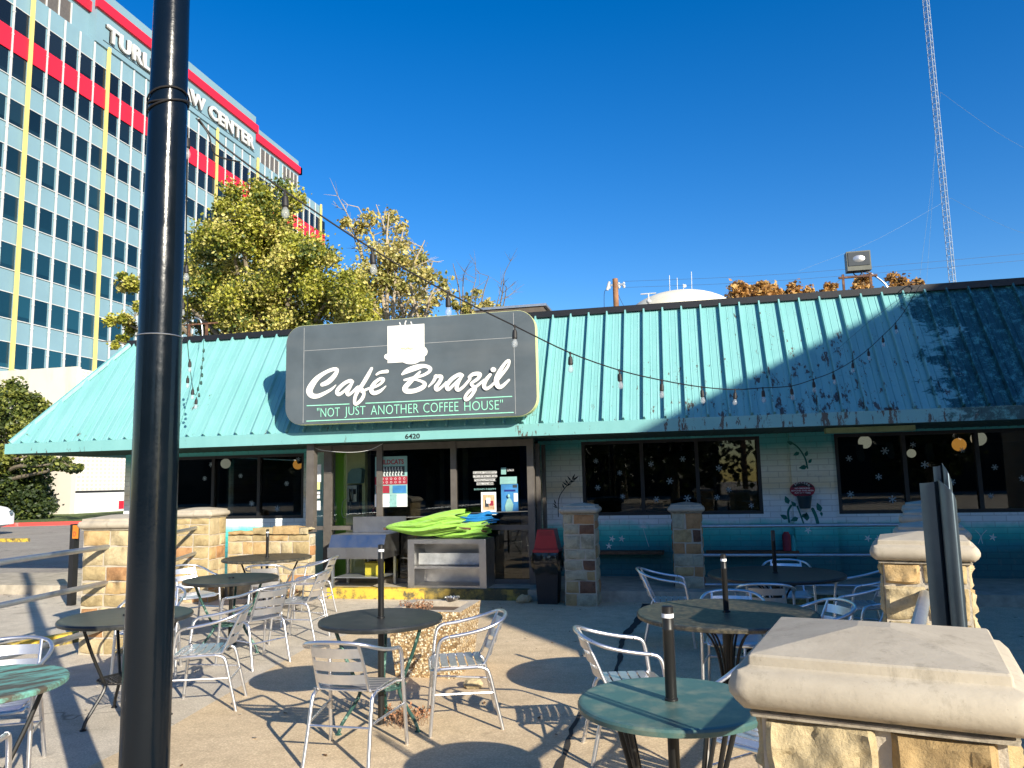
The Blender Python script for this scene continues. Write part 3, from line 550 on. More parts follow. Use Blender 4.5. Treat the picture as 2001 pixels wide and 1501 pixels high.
# cup emblem, faded to a white square with the outline of a cup
b = MB()
def E(x, y): return W(730 + x / 15.008, 620 + y / 15.008, YL)
b.prism([E(405, 265), E(1485, 190), E(1490, 1285), E(410, 1345)], lambda u, v, t: (u, t, v), YL, YL + .005)
def ell(x, y, rx, ry): return [(E(x + rx * cos(a * pi / 12), y + ry * sin(a * pi / 12))) for a in range(24)]
b.prism(ell(1400, 1010, 180, 165), lambda u, v, t: (u, t, v), YL - .002, YL + .003); b.prism(ell(430, 1160, 120, 90), lambda u, v, t: (u, t, v), YL - .002, YL + .003)
b.prism(ell(1090, 1210, 300, 170), lambda u, v, t: (u, t, v), YL - .003, YL + .003)
for q in ([(765, 160), (800, 250)], [(950, 110), (925, 180), (935, 250)], [(1095, 140), (1125, 220)]): stroke(b, [(*E(*p), .016) for p in q], 0, YL)
sput(b, 'cup_emblem', M['sign_white'])
b = MB()
for k in range(6): stroke(b, [(*E(800 + 60 * k, 900 + 20 * (k % 3)), .012), (*E(850 + 60 * k, 930 - 30 * (k % 2)), .016)], 0, YL - .005)
sput(b, 'faded_print', M['sign_orange'])
b = MB()
for (x0, y0, x1, y1, T) in [(180, 937, 930, 905, SA), (1225, 892, 2001, 858, SA), (0, 795, 1015, 742, SB), (1250, 735, 1835, 706, SB), (175, 1210, 2001, 1133, SA), (0, 1043, 1858, 967, SB)]:
    p, q = T(x0, y0), T(x1, y1); stroke(b, [(*p, .013), ((p[0] + q[0]) / 2, (p[1] + q[1]) / 2, .013), (*q, .013)], 0, YL, 2)
sput(b, 'rule_line', M['sign_green'])
p, q = SA(365, 1130), SB(1685, 920)
lo = SA(400, 1125)[1]
for wd_, T0, xa_, T1_, xb_ in (('"NOT', SA, 360, SA, 765), ('JUST', SA, 850, SA, 1220), ('ANOTHER', SA, 1315, SB, 315), ('COFFEE', SB, 395, SB, 965), ('HOUSE"', SB, 1065, SB, 1690)):
    p, q = T0(xa_, 1100), T1_(xb_, 920); text_part('slogan_word', wd_, M['sign_green'], sg, V((p[0], YL, lo - .012 - (.030 if wd_ == 'JUST' else 0))) - SO, q[0] - p[0], .135 + (.030 if wd_ == 'JUST' else 0), .003, bold=-.012, spacing=1.02)
b = MB(); b.box(sx0 + .29, YL + .003, sz0 + .03, sx0 + .296, YL + .006, sz1 - .03); b.box(sx1 - .31, YL + .003, sz0 + .03, sx1 - .304, YL + .006, sz1 - .03); b.box(sx0 + .3, YL + .003, 3.62, sx1 - .31, YL + .006, 3.626)
sput(b, 'panel_seam', M['sign_line'])

# ------------------------------------------------------------------ masonry pillars, wall and rails
def slab(b, o, u, v, n, wd, ht, d, gx, gy, seed, amp):
    vs = []
    for j in range(gy + 1):
        for i in range(gx + 1):
            s_, t_ = i / gx, j / gy; ed = min(s_ * wd, (1 - s_) * wd, t_ * ht, (1 - t_) * ht)
            p = o + u * (s_ * wd) + v * (t_ * ht); q = p * 14 + V((seed, seed * 2, 0))
            dd = d * (.35 if ed < 1e-6 else 1) + amp * noise.fractal(q, .8, 2.2, 4) * (0 if ed < 1e-6 else 1)
            e = V((noise.noise(q * .6), noise.noise(q * .6 + V((9, 1, 3))), 0)) * .016
            vs.append(p + n * dd + (u * e.x + v * e.y))
    nb = len(vs)
    for j in range(gy + 1):
        for i in range(gx + 1):
            if i in (0, gx) or j in (0, gy): pass
    vs += [o - n * .005, o + u * wd - n * .005, o + u * wd + v * ht - n * .005, o + v * ht - n * .005]
    fs = [(j * (gx + 1) + i, j * (gx + 1) + i + 1, (j + 1) * (gx + 1) + i + 1, (j + 1) * (gx + 1) + i) for j in range(gy) for i in range(gx)]
    fs += [tuple(list(range(gx + 1)) + [nb + 1, nb])] + [tuple([gy * (gx + 1) + i for i in range(gx, -1, -1)] + [nb + 3, nb + 2])]
    fs += [tuple([j * (gx + 1) for j in range(gy, -1, -1)] + [nb, nb + 3])] + [tuple([j * (gx + 1) + gx for j in range(gy + 1)] + [nb + 2, nb + 1])]
    b.add(vs, fs)
def stone_face(b, o, u, n, wd, z0, z1, rng, g=30, amp=.008, rows=None, tones=(0, 0, 1, 2, 2, 3, 4, 5), cut=None):
    z = z0; up_ = V((0, 0, 1)); ri = 0
    while z < z1 - .02:
        h = rows[ri % len(rows)] if rows else rng.uniform(.12, .2); ri += 1
        if z + h > z1 - .08: h = z1 - z
        cuts = [0]; k = max(1, round(wd / rng.uniform(.2, .34)))
        for i in range(1, k): cuts.append(wd * i / k + rng.uniform(-.07, .07))
        if k == 1 and wd > .3: cuts.append(wd * rng.uniform(.25, .75))
        cuts.append(wd)
        if cut: cuts = [0, wd * (cut if ri % 2 == 0 else 1 - cut * .6), wd]
        for a, c in zip(cuts, cuts[1:]):
            b.m = rng.choice(tones); gp = rng.uniform(.008, .013)
            slab(b, o + u * (a + gp) + up_ * (z + gp), u, up_, n, c - a - 2 * gp, h - 2 * gp, .018, max(3, int((c - a) * g)), max(3, int(h * g)), rng.random() * 50, amp)
        z += h
CAPP = [(.190, -.016), (.211, -.015), (.213, -.007), (.200, -.005), (.200, -.001), (.222, .002), (.240, .014), (.249, .030), (.250, .045), (.244, .062), (.230, .074), (.214, .079), (.211, .082), (.210, .098), (.206, .102), (.02, .135)]
def cap_mesh(hw, s=1.0):
    b = MB(); k = 5; rings = []
    for (r, z) in CAPP:
        r = max(.002, r + hw - .205); cr = min(.04, r * .35) if r > .23 + hw - .205 else min(.012, r * .02 + .001); ring = []
        for cx, cy, a0 in ((r - cr, r - cr, 0), (-r + cr, r - cr, 90), (-r + cr, -r + cr, 180), (r - cr, -r + cr, 270)):
            for i in range(k + 1): a = R(a0 + 90 * i / k); ring.append((cx + cr * cos(a), cy + cr * sin(a), z * s))
        rings.append(ring)
    n = len(rings[0]); vs = [p for r_ in rings for p in r_]
    fs = [(i * n + j, i * n + (j + 1) % n, (i + 1) * n + (j + 1) % n, (i + 1) * n + j) for i in range(len(rings) - 1) for j in range(n)]
    fs += [tuple(range(n))[::-1], tuple((len(rings) - 1) * n + j for j in range(n))]; b.add(vs, fs); return b
def pillar(x, y, rot, label, hw=.205, h=1.20, seed=1, g=30, amp=.008, tones=(0, 0, 1, 2, 2, 3, 4, 5), cut=None):
    rng = random.Random(seed); t = thing('stone_pillar', label, 'stone pillar', (x, y, 0), rot, 'stone pillars of the patio fence')
    b = MB(); b.box(-hw + .012, -hw + .012, 0, hw - .012, hw - .012, h); b.build('mortar', M['mortar'], t, False)
    b = MB(); q = hw - .012
    for o, u, n in ((V((-q, -q, 0)), V((1, 0, 0)), V((0, -1, 0))), (V((q, -q, 0)), V((0, 1, 0)), V((1, 0, 0))), (V((q, q, 0)), V((-1, 0, 0)), V((0, 1, 0))), (V((-q, q, 0)), V((0, -1, 0)), V((-1, 0, 0)))):
        stone_face(b, o, u, n, 2 * q, .01, h - .008, rng, g, amp, tones=tones, cut=cut)
    b.build('stones', STONES, t, True)
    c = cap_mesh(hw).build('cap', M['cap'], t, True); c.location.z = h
    for pl in c.data.polygons:
        if min(c.data.vertices[i].co.z for i in pl.vertices) > .1019: pl.use_smooth = False
    return t
FR = R(-14)
pillar(.362, 1.79, FR, 'nearest stone pillar with broad pale cap, cut off by the bottom right corner', .216, 1.20, 3, 90, .02, (0, 2, 0, 2, 1), .80)
pillar(1.19, 4.55, FR, 'sunlit tan stone pillar behind the upright steel channel post', .205, 1.20, 5, 60, .018, (0, 2, 0, 5, 2))
pillar(1.60, 5.9, FR, 'shaded pillar just behind the sunlit one at right, only its cap showing', .19, 1.18, 6)
pillar(2.03, 7.5, FR, 'third shaded pillar cap back in the right hand row', .19, 1.2, 7)
pillar(2.42, 8.95, FR, 'farthest shaded pillar cap in the right hand row, below the wide window', .2, 1.22, 8)
pillar(-1.45, 10.40, 0, 'shaded brown and grey stone pillar beside the red lidded bin', .215, 1.20, 9, 30, .006, (4, 4, 3, 6, 4, 1))
pillar(-.07, 11.12, 0, 'shaded stone pillar with dark red blocks in front of the middle window', .205, 1.17, 21, 30, .006, (4, 4, 4, 3, 6, 5, 1))
pillar(-5.86, 7.12, R(4), 'sunlit honey stone pillar left of the black lamp pole holding three pipe rails', .27, 1.25, 12, 30, .006, (0, 2, 2, 0, 5, 3, 2))
pillar(-7.12, 10.28, R(8), 'sunlit stone pillar at the end of the low stone wall, right of the lamp pole', .27, 1.22, 14, 26, .006, (0, 2, 2, 0, 5, 3, 2))
# low stone wall
t = thing('stone_wall', 'low honey coloured stone wall with ragged top left of the entrance', 'stone wall', (-6.2, 10.5, 0))
rng = random.Random(4); b = MB(); b.box(-.62, .02, 0, .72, .2, .93); b.build('mortar', M['mortar'], t, False)
b = MB(); stone_face(b, V((-.62, .02, 0)), V((1, 0, 0)), V((0, -1, 0)), 1.34, .01, .94, rng, 22, .006, [.19, .16, .15, .13], (0, 2, 2, 0, 5, 2, 3)); stone_face(b, V((.72, .02, 0)), V((0, 1, 0)), V((1, 0, 0)), .18, .01, .9, rng, 22, .006)
x = -.6
while x < .7:
    l = rng.uniform(.2, .45); b.m = rng.choice((0, 2, 5)); h_ = rng.uniform(.05, .1) * (1 if x > -.35 else .25); l = min(l, .72 - x)
    slab(b, V((x + .005, -.02, .94 + h_)), V((1, 0, 0)), V((0, 1, 0)), V((0, 0, 1)), l - .01, .22, .02, 8, 5, x, .012); slab(b, V((x + .005, -.02, .94)), V((1, 0, 0)), V((0, 0, 1)), V((0, -1, 0)), l - .01, h_ + .02, .012, 8, 3, x, .006); x += l
b.build('stones', STONES, t, True)

def rail(p, q, label, r=.024, mat='galv'):
    o = MB(); n = 6; P = [V(p).lerp(V(q), i / n) for i in range(n + 1)]; c = V(p); o.tube([x_ - c for x_ in P], r, 12); ob = o.build('pipe_rail', M[mat]); ob.location = c
    tag(ob, label, 'pipe rail', 'galvanised pipe rails of the patio fence'); return ob
for z, nm in ((1.07, 'top'), (.71, 'middle'), (.27, 'lowest')):
    rail((-5.82, 6.86, z), (-5.42, 2.2, z - .03), '%s galvanised rail running from the left pillar toward the viewer' % nm, .026)
    rail((-6.0, 7.38, z), (-7.02, 10.02, z), '%s rail between the two sunlit left pillars, mostly behind the lamp pole' % nm)
for z, nm in ((.975, 'top'), (.59, 'middle'), (.2, 'lowest')):
    rail((.13, 10.95, z), (2.9, 10.95, z), '%s rail in front of the mural wall, from the dark red blocked pillar rightward' % nm, .022)
for z, nm in ((1.03, 'top'), (.62, 'middle')):
    rail((.42, 2.0, z), (1.13, 4.35, z), '%s rail between the nearest pillar and the sunlit right pillar' % nm, .028)
    rail((1.24, 4.76, z), (1.52, 5.7, z), '%s rail behind the sunlit right pillar' % nm); rail((1.6, 6.1, z), (1.95, 7.3, z), '%s rail between second and third pillars of the right row' % nm)
    rail((2.05, 7.7, z), (2.36, 8.75, z), '%s rail between third and farthest pillars of the right row' % nm)

# steel channel post
t = thing('channel_post', 'upright galvanised steel channel post, scalloped at the top, behind the nearest pillar', 'steel post', (.67, 2.36, 0), R(-32))
prof = [(-.046, -.004), (-.036, -.006), (-.022, -.006), (-.008, -.005), (-.002, .004), (.002, .010)] + [(.022 + .020 * cos(q), -.004 - .016 * sin(q)) for q in [pi - k * pi / 8 for k in range(9)]]
b = MB(); th = .004; zt = [1.618, 1.618, 1.619, 1.621, 1.623, 1.624] + [1.628 - .0009 * k * k for k in range(9)]; n = len(prof)
vs = [(x, y, 0) for x, y in prof] + [(x, y, zt[i]) for i, (x, y) in enumerate(prof)] + [(x, y + th, 0) for x, y in prof] + [(x, y + th, zt[i]) for i, (x, y) in enumerate(prof)]
fs = [(i, i + 1, n + i + 1, n + i) for i in range(n - 1)] + [(2 * n + i, 2 * n + i + 1, 3 * n + i + 1, 3 * n + i) for i in range(n - 1)] + [(n + i, n + i + 1, 3 * n + i + 1, 3 * n + i) for i in range(n - 1)] + [(0, n, 3 * n, 2 * n), (n - 1, 2 * n - 1, 4 * n - 1, 3 * n - 1)]
b.add(vs, fs); b.build('front_channel', M['galvd'], t, True)
b = MB(); b.add([(x * .5 + .006, y * .6 + .030, z + (.045 if z else 0)) for x, y, z in vs], fs); b.build('rear_channel', M['galvd'], t, True)
# dark bin outside the right row
t = thing('waste_bin', 'dark blue round bin in deep shade at the right edge', 'bin', (1.75, 3.95, 0))
b = MB(); b.lathe([(.26, 0), (.30, .02), (.33, .60), (.31, .61), (.28, .08)], 28); b.build('bin_body', simple('dark_blue_plastic', (.01, .02, .045), .45), t)
b = MB(); b.lathe([(.335, .60), (.36, .61), (.36, .65), (.33, .665), (.31, .64)], 28); b.build('rim', simple('blue_black_plastic', (.012, .03, .06), .4), t)

# ------------------------------------------------------------------ lamp pole in front
t = thing('lamp_pole', 'tall glossy black painted steel pole rising through the whole left of the photo', 'pole', (-2.115, 2.738, 0))
b = MB(); b.lathe([(.13, 0), (.13, .03), (.095, .05), (.0915, .1), (.0915, .5), (.089, 1.5), (.0865, 2.27)], 32); b.build('lower_shaft', M['polepaint'], t)
b = MB(); b.lathe([(.0835, 2.265), (.083, 2.6), (.074, 3.6), (.070, 4.3), (.065, 6.5)], 32); b.build('upper_shaft', M['polepaint'], t)
b = MB(); b.tube([(.0885 * cos(a), .0885 * sin(a), 2.272) for a in [k * pi / 12 for k in range(24)]], .0025, 6, True); b.build('weld_ring', M['galv'], t)
b = MB()
for k_, zz in enumerate((3.30, 3.272, 3.31)): b.tube([(.082 * cos(a), .082 * sin(a), zz + .03 * sin(a + k_)) for a in [k * pi / 12 for k in range(24)]], .004, 6, True)
b.build('wire_wrap', M['cable'], t)

# ------------------------------------------------------------------ string lights
def bulb_proto():
    sk = MB(); sk.lathe([(.003, 0), (.006, -.004), (.006, -.02), (.013, -.026), (.016, -.045), (.017, -.075), (.013, -.08)], 10); s_ = sk.build('bulb_socket', M['cable'])
    g_ = MB(); g_.lathe([(.010, -.08), (.014, -.09), (.019, -.105), (.0195, -.118), (.014, -.130), (.003, -.136)], 12); g_.build('bulb', M['bulb'], s_); return s_
BP = bulb_proto(); first_used = [False]
def add_bulb(parent, p, sc=.98):
    global BP
    if not first_used[0]: o = BP; first_used[0] = True
    else: o = copy_tree(BP)
    o.parent = parent; o.location = p; o.scale = (sc, sc, sc); o.rotation_euler = (random.uniform(-.08, .08), random.uniform(-.08, .08), 0)
S1 = [(-2.03, 2.83, 3.26), (-1.98, 2.92, 3.18), (-1.81, 3.19, 3.04), (-1.55, 3.62, 2.86), (-1.28, 4.06, 2.71), (-1.0, 4.52, 2.59), (-.73, 4.98, 2.48), (-.45, 5.43, 2.41), (-.17, 5.89, 2.38), (.13, 6.38, 2.37),
      (.42, 6.87, 2.39), (.69, 7.3, 2.44), (1.0, 7.81, 2.5), (1.28, 8.28, 2.61), (1.55, 8.72, 2.73), (1.86, 9.24, 2.91), (2.13, 9.68, 3.10), (2.4, 10.11, 3.32), (2.67, 10.56, 3.55), (2.93, 10.99, 3.82), (3.24, 11.5, 4.2)]
t = thing('string_lights', 'string of clear bulbs sagging from the black pole across to the right roof edge', 'string lights', (0, 0, 0))
b = MB(); b.tube(smoothpts(S1, 4), .0045, 6); b.tube(smoothpts([(-2.05, 2.84, 3.27), (-2.0, 2.86, 3.2), (-1.99, 2.9, 3.12), (-1.93, 3.0, 3.12)], 4), .0035, 6); b.build('cable', M['cable'], t)
for p in S1[2:19]: add_bulb(t, (p[0], p[1], p[2] - .004))
b = MB()
for p in S1[2:19]: b.lathe([(.004, .008), (.009, .0), (.006, -.012)], 8, p)
b.build('cable_clip', M['cable'], t)
b = MB(); b.tube(smoothpts([(3.24, 11.5, 4.2), (3.3, 11.55, 4.27), (3.2, 11.6, 4.30), (3.12, 11.55, 4.24), (3.2, 11.52, 4.2)], 5), .006, 6); b.tube(smoothpts([(3.2, 11.5, 4.2), (2.6, 11.3, 3.78), (1.95, 11.05, 3.25)], 5), .002, 4); b.build('loose_wire', M['cable'], t)
S2 = [aty(367, 250, 2.9), aty(366, 300, 2.98), aty(364, 430, 3.8), aty(364, 515, 4.6), aty(366, 590, 5.6), aty(366, 650, 6.6), aty(368, 690, 7.4), aty(374, 740, 8.2), aty(378, 765, 8.6), aty(384, 770, 9.0), aty(392, 735, 9.8), aty(397, 690, 10.7), aty(397, 650, 11.5)]
t = thing('string_lights', 'second string of bulbs hanging in a loop beside the pole before the left roof', 'string lights', (0, 0, 0))
b = MB(); b.tube(smoothpts(S2, 4), .004, 6); b.build('cable', M['cable'], t)
for p, sc in ((aty(366, 262, 2.9), .9), (aty(364, 512, 4.6), 1), (aty(358, 585, 5.2), 1), (aty(371, 702, 7.4), 1.1), (aty(367, 734, 7.8), 1.1), (aty(377, 757, 8.3), 1.15), (aty(384, 776, 8.6), 1.15)): add_bulb(t, p, sc)
b = MB()
for (px, py) in ((398, 685), (397, 702), (394, 718), (395, 733), (393, 748), (387, 760), (389, 772)): b.lathe([(.006, .03), (.016, .015), (.018, -.02), (.004, -.035)], 8, aty(px, py, 10.0))
b.build('spent_socket', M['iron_green'], t)

# ------------------------------------------------------------------ tables
def table(x, y, r, label, topmat, legmat, style='shelf', z=.72, stub=.36, rot=0, stubr=.019, nlegs=3, legr=.012):
    t = thing('patio_table', label, 'table', (x, y, 0), rot, 'round metal patio tables')
    b = MB(); b.lathe([(.03, -.012), (r - .03, -.012), (r - .004, -.03), (r + .006, -.026), (r + .008, -.008), (r + .002, .001), (r - .01, .0045), (r - .02, .003), (.03, .003)], 56, (0, 0, z)); b.build('tabletop', M[topmat], t)
    b = MB(); b.lathe([(stubr, .02), (stubr, z + stub - .1), (stubr + .001, z + stub - .098), (stubr + .001, z + stub - .09), (stubr, z + stub - .088), (stubr, z + stub), (stubr * .75, z + stub + .004)], 16)
    b.lathe([(.028, z + .004), (.028, z + .012), (.021, z + .016)], 16); b.build('umbrella_pole', M['iron'], t)
    if stub > .3 and stub != .40:
        b = MB(); b.lathe([(stubr + .0014, z + stub - .045), (stubr + .0014, z + stub - .028)], 16); b.build('white_band', M['white'], t)
    if style == 'shelf':
        for k in range(nlegs):
            a = k * 2 * pi / nlegs; P = [(r * .80, z - .02), (r * .62, .50), (r * .40, .30), (r * .36, .26), (r * .42, .20), (r * .66, .07), (r * .72, .012)]
            lg = MB(); lg.tube(smoothpts([(cos(a) * q, sin(a) * q, zz) for q, zz in P], 3), legr, 8); lg.lathe([(.022, 0), (.022, .008), (.012, .014)], 10, (cos(a) * r * .72, sin(a) * r * .72, 0)); lg.build('leg', M[legmat], t)
        sh = MB(); sr = r * .40; sh.tube([(sr * cos(q * pi / 14), sr * sin(q * pi / 14), .275) for q in range(28)], .006, 6, True)
        for i in range(-4, 5):
            u = i * sr / 4.6; hh = math.sqrt(max(0, sr * sr - u * u))
            for ang, zz in ((R(35), .274), (R(-35), .280)):
                ca, sa = cos(ang), sin(ang); P = [(u * ca - v * hh * sa, u * sa + v * hh * ca, zz) for v in (-1, 0, 1)]; sh.tube(P, .0042, 5)
        sh.build('lattice_shelf', M[legmat], t)
    elif style == 'tulip':
        b = MB(); b.lathe([(.035, 0), (.035, z - .03)], 14); b.lathe([(.2, 0), (.2, .02), (.06, .05)], 20); b.build('pedestal', M[legmat], t)
        for k in range(8):
            a = k * pi / 4 + .2; P = [(.045, .02), (.05, .30), (.09, .50), (.18, .62), (r * .6, z - .02)]; lg = MB(); lg.tube(smoothpts([(cos(a) * q, sin(a) * q, zz) for q, zz in P], 3), .008, 6); lg.build('brace', M[legmat], t)
        for k in range(4):
            a = k * pi / 2 + .5; lg = MB(); lg.tube(smoothpts([(cos(a) * q, sin(a) * q, zz) for q, zz in ((.04, .16), (.2, .10), (.36, .03), (.40, .01))], 3), .012, 6); lg.build('leg', M[legmat], t)
    else:
        for k in range(4):
            a = k * pi / 2 + .6; lg = MB()
            for da in (-.10, .10): lg.tube([(cos(a + da) * r * .78, sin(a + da) * r * .78, z - .02), (cos(a + da * .3) * r * .42, sin(a + da * .3) * r * .42, .24), (cos(a) * r * .72, sin(a) * r * .72, .01)], .011, 8)
            lg.build('leg', M[legmat], t)
        b = MB(); b.tube([(r * .42 * cos(q * pi / 12), r * .42 * sin(q * pi / 12), .24) for q in range(24)], .007, 6, True); b.build('ring', M[legmat], t)
    return t
table(-3.46, 3.22, .40, 'faded pale green round table cut off by the left edge', 'table_pale', 'iron', 'shelf', .72, .0, 1.0, .0195)
table(-4.11, 5.07, .45, 'dark round table partly hidden behind the black pole, with woven shelf', 'table_black', 'iron', 'shelf', .72, .0, .35)
table(-4.62, 7.2, .46, 'dark round table ringed by chairs, in front of the one with the umbrella post', 'table_black', 'iron_green', 'shelf', .72, .0, 2.0)
table(-5.45, 9.3, .56, 'large round table beside the low stone wall with short black umbrella post', 'table_gold', 'iron', 'shelf', .72, .36, .9)
table(-2.14, 5.16, .42, 'black round table by the pebbled planter with tall post and green lattice shelf', 'table_black', 'iron_green', 'shelf', .72, .50, -.25, .021)
table(.2, 5.62, .60, 'wide dark table with sun across its far half and curved pedestal braces', 'table_gold', 'iron', 'tulip', .72, .39, 0)
table(.75, 7.85, .62, 'wide black table in full shade near the shaded rails', 'table_black', 'iron', 'tulip', .72, .40, 0)
table(-.12, 3.42, .385, 'weathered green table crossed by shadows beside the nearest pillar', 'table_green', 'iron', 'double', .72, .385, .3, .024)

# ------------------------------------------------------------------ chairs
def make_chair():
    t = thing('patio_chair', 'x', 'chair', group='aluminium patio chairs'); r = .0125; A = M['alu']
    for s in (-1, 1):
        lg = MB(); lg.tube(smoothpts([(s * .262, .235, .0), (s * .256, .215, .22), (s * .250, .195, .44), (s * .249, .175, .585), (s * .248, .150, .632), (s * .248, .105, .648)], 4), r, 10); lg.build('leg', A, t)
    for s in (-1, 1):
        lg = MB(); lg.tube(smoothpts([(s * .205, -.25, .0), (s * .197, -.205, .20), (s * .192, -.165, .375), (s * .190, -.135, .412), (s * .192, -.09, .424)], 4), r, 10); lg.build('leg', A, t)
    P = [(.248, .10, .648), (.247, .0, .662), (.246, -.10, .682), (.232, -.19, .708), (.19, -.255, .735), (.11, -.29, .752), (0, -.302, .757)]
    b = MB(); b.tube(smoothpts(P + [(-p[0], p[1], p[2]) for p in P[-2::-1]], 4), r, 10); b.build('arm_rail', A, t)
    b = MB(); Q = [(.192, -.09, .424), (.205, .05, .425), (.212, .17, .424), (.195, .215, .416), (.14, .225, .412), (0, .227, .411)]
    b.tube(smoothpts(Q + [(-p[0], p[1], p[2]) for p in Q[-2::-1]], 4), r * .9, 8)
    for s in (-1, 1): b.tube([(s * .205, .15, .425), (s * .25, .2, .42)], .009, 6)
    b.build('seat_frame', A, t)
    b = MB()
    for s in (-1, 1): b.tube(smoothpts([(s * .185, -.02, .425), (s * .170, -.105, .425), (s * .162, -.145, .455), (s * .158, -.205, .60), (s * .150, -.268, .742)], 4), r * .8, 8)
    b.tube([(-.165, -.105, .43), (0, -.115, .428), (.165, -.105, .43)], .007, 6)
    b.build('back_frame', A, t)
    b = MB()
    for z in (.515, .60, .685):
        yc = -.155 - (z - .455) * .40; n = 6; vs = []
        for i in range(n + 1):
            x = -.155 + .31 * i / n; cv = -.030 * (1 - (x / .155) ** 2)
            for dz, dy in ((-.030, .006), (.030, -.010)):
                for th in (0, .004): vs.append((x, yc + cv + dy + th, z + dz))
        fs = []
        for i in range(n):
            o = i * 4; p = o + 4; fs += [(o, o + 2, p + 2, p), (o + 1, p + 1, p + 3, o + 3), (o + 2, o + 3, p + 3, p + 2), (o, p, p + 1, o + 1)]
        fs += [(0, 1, 3, 2), (n * 4, n * 4 + 2, n * 4 + 3, n * 4 + 1)]; b.add(vs, fs)
    b.build('backrest', M['alu_slat'], t)
    b = MB()
    for i in range(6):
        y0 = -.135 + i * .060; n = 6; vs = []
        for k in range(n + 1):
            x = -.198 + .396 * k / n; cv = .010 * (x / .198) ** 2
            for dy in (0, .049):
                for th in (0, .005): vs.append((x, y0 + dy, .428 + cv + th - (.012 if i == 5 and dy else 0)))
        fs = []
        for k in range(n):
            o = k * 4; p = o + 4; fs += [(o, o + 2, p + 2, p), (o + 1, p + 1, p + 3, o + 3), (o + 2, o + 3, p + 3, p + 2), (o, p, p + 1, o + 1)]
        fs += [(0, 1, 3, 2), (n * 4, n * 4 + 2, n * 4 + 3, n * 4 + 1)]; b.add(vs, fs)
    b.build('seat', M['alu_slat'], t)
    b = MB(); b.tube([(-.196, -.20, .235), (.196, -.20, .235)], .008, 8)
    for s in (-1, 1): b.tube([(s * .196, -.195, .25), (s * .254, .21, .27)], .008, 8)
    b.build('stretcher', A, t)
    return t
CH = make_chair()
CHAIRS = [  # x, y, facing (dx, dy), label
    (-2.09, 4.60, .02, 1, 'aluminium chair with its back to the viewer, before the black table by the planter'),
    (-1.60, 5.32, -.91, -.36, 'aluminium chair facing left, standing in sun in front of the pebbled planter'),
    (-3.66, 5.42, -.92, -.32, 'aluminium chair facing left, just right of the black pole'),
    (-4.06, 6.75, -.93, .36, 'aluminium chair whose slatted back shows, pulled up right of the ringed table'),
    (-4.17, 7.82, -1, -.10, 'aluminium chair facing left behind the one with its slatted back showing'),
    (-4.80, 9.32, -1, -.15, 'aluminium chair nearest the stainless grill'),
    (-5.75, 8.15, .85, -.45, 'aluminium chair by the second left pillar, back against the stone wall side'),
    (-5.02, 8.62, -.3, .95, 'aluminium chair tucked between the ringed table and the large table by the wall'),
    (-4.80, 6.25, .45, -.9, 'aluminium chair behind the woven shelf table, half hidden by the black pole'),
    (-4.08, 3.95, .45, -.9, 'aluminium chair behind the faded green table at the left edge'),
    (-3.02, 2.62, -.55, .8, 'aluminium chair in the bottom left corner, only its rail and arm in view'),
    (-.44, 4.92, .95, .25, 'aluminium chair facing right, left of the weathered green table'),
    (.34, 4.05, -.55, -.83, 'aluminium chair behind the weathered green table, partly hidden by the nearest pillar'),
    (-.27, 8.12, 1, .05, 'aluminium chair in shade facing right, in front of the dark red blocked pillar'),
    (.95, 8.72, -.1, -1, 'aluminium chair behind the black table in full shade'),
    (.78, 6.02, -.9, -.4, 'aluminium chair tucked in right of the wide sun crossed table'),
    (.28, 6.32, .0, -1, 'aluminium chair behind the wide sun crossed table, its rail just showing'),
    (1.37, 6.85, -.97, -.22, 'aluminium chair in shade left of the sunlit right pillar, nearer of two'),
    (1.55, 8.0, -1, -.1, 'aluminium chair in shade right of the black table, farther of two'),
    (.60, 7.3, .1, 1, 'aluminium chair in shade pushed under the front of the black table')]
for i, (x, y, dx, dy, lab) in enumerate(CHAIRS):
    o = CH if i == 0 else copy_tree(CH); o.location = (x, y, .004 if x > -3.6 else 0); o.rotation_euler = (0, 0, math.atan2(dy, dx) - pi / 2 + random.uniform(-.05, .05)); o.scale = (1, 1, .96); o['label'] = lab

# ------------------------------------------------------------------ planter
t = thing('planter', 'square pebbled concrete planter with dead weeds behind the black table', 'planter', (-2.27, 6.72, 0))
def taper(b, h0, h1, z0, z1): b.add([(sx * h, sy * h, z) for h, z in ((h0, z0), (h1, z1)) for sx, sy in ((-1, -1), (1, -1), (1, 1), (-1, 1))], [(3, 2, 1, 0), (0, 1, 5, 4), (1, 2, 6, 5), (2, 3, 7, 6), (3, 0, 4, 7)])
b = MB(); taper(b, .27, .33, 0, .56); v0 = [(-.33, -.33, .56), (.33, -.33, .56), (.33, .33, .56), (-.33, .33, .56), (-.25, -.25, .562), (.25, -.25, .562), (.25, .25, .562), (-.25, .25, .562)]
b.build('pot', M['aggregate'], t, False)
b = MB(); b.add(v0, [(0, 1, 5, 4), (1, 2, 6, 5), (2, 3, 7, 6), (3, 0, 4, 7)]); b.add([(-.25, -.25, .562), (.25, -.25, .562), (.25, .25, .562), (-.25, .25, .562), (-.25, -.25, .5), (.25, -.25, .5), (.25, .25, .5), (-.25, .25, .5)], [(0, 1, 5, 4), (1, 2, 6, 5), (2, 3, 7, 6), (3, 0, 4, 7)])
b.build('rim', simple('worn_concrete', (.42, .36, .28), .9, 0, .3, 10, .6), t, False)
b = MB(); b.box(-.25, -.25, .45, .25, .25, .51); b.build('soil', simple('dry_soil', (.12, .08, .05), .95, 0, .4, 15, .9, .02), t, False)
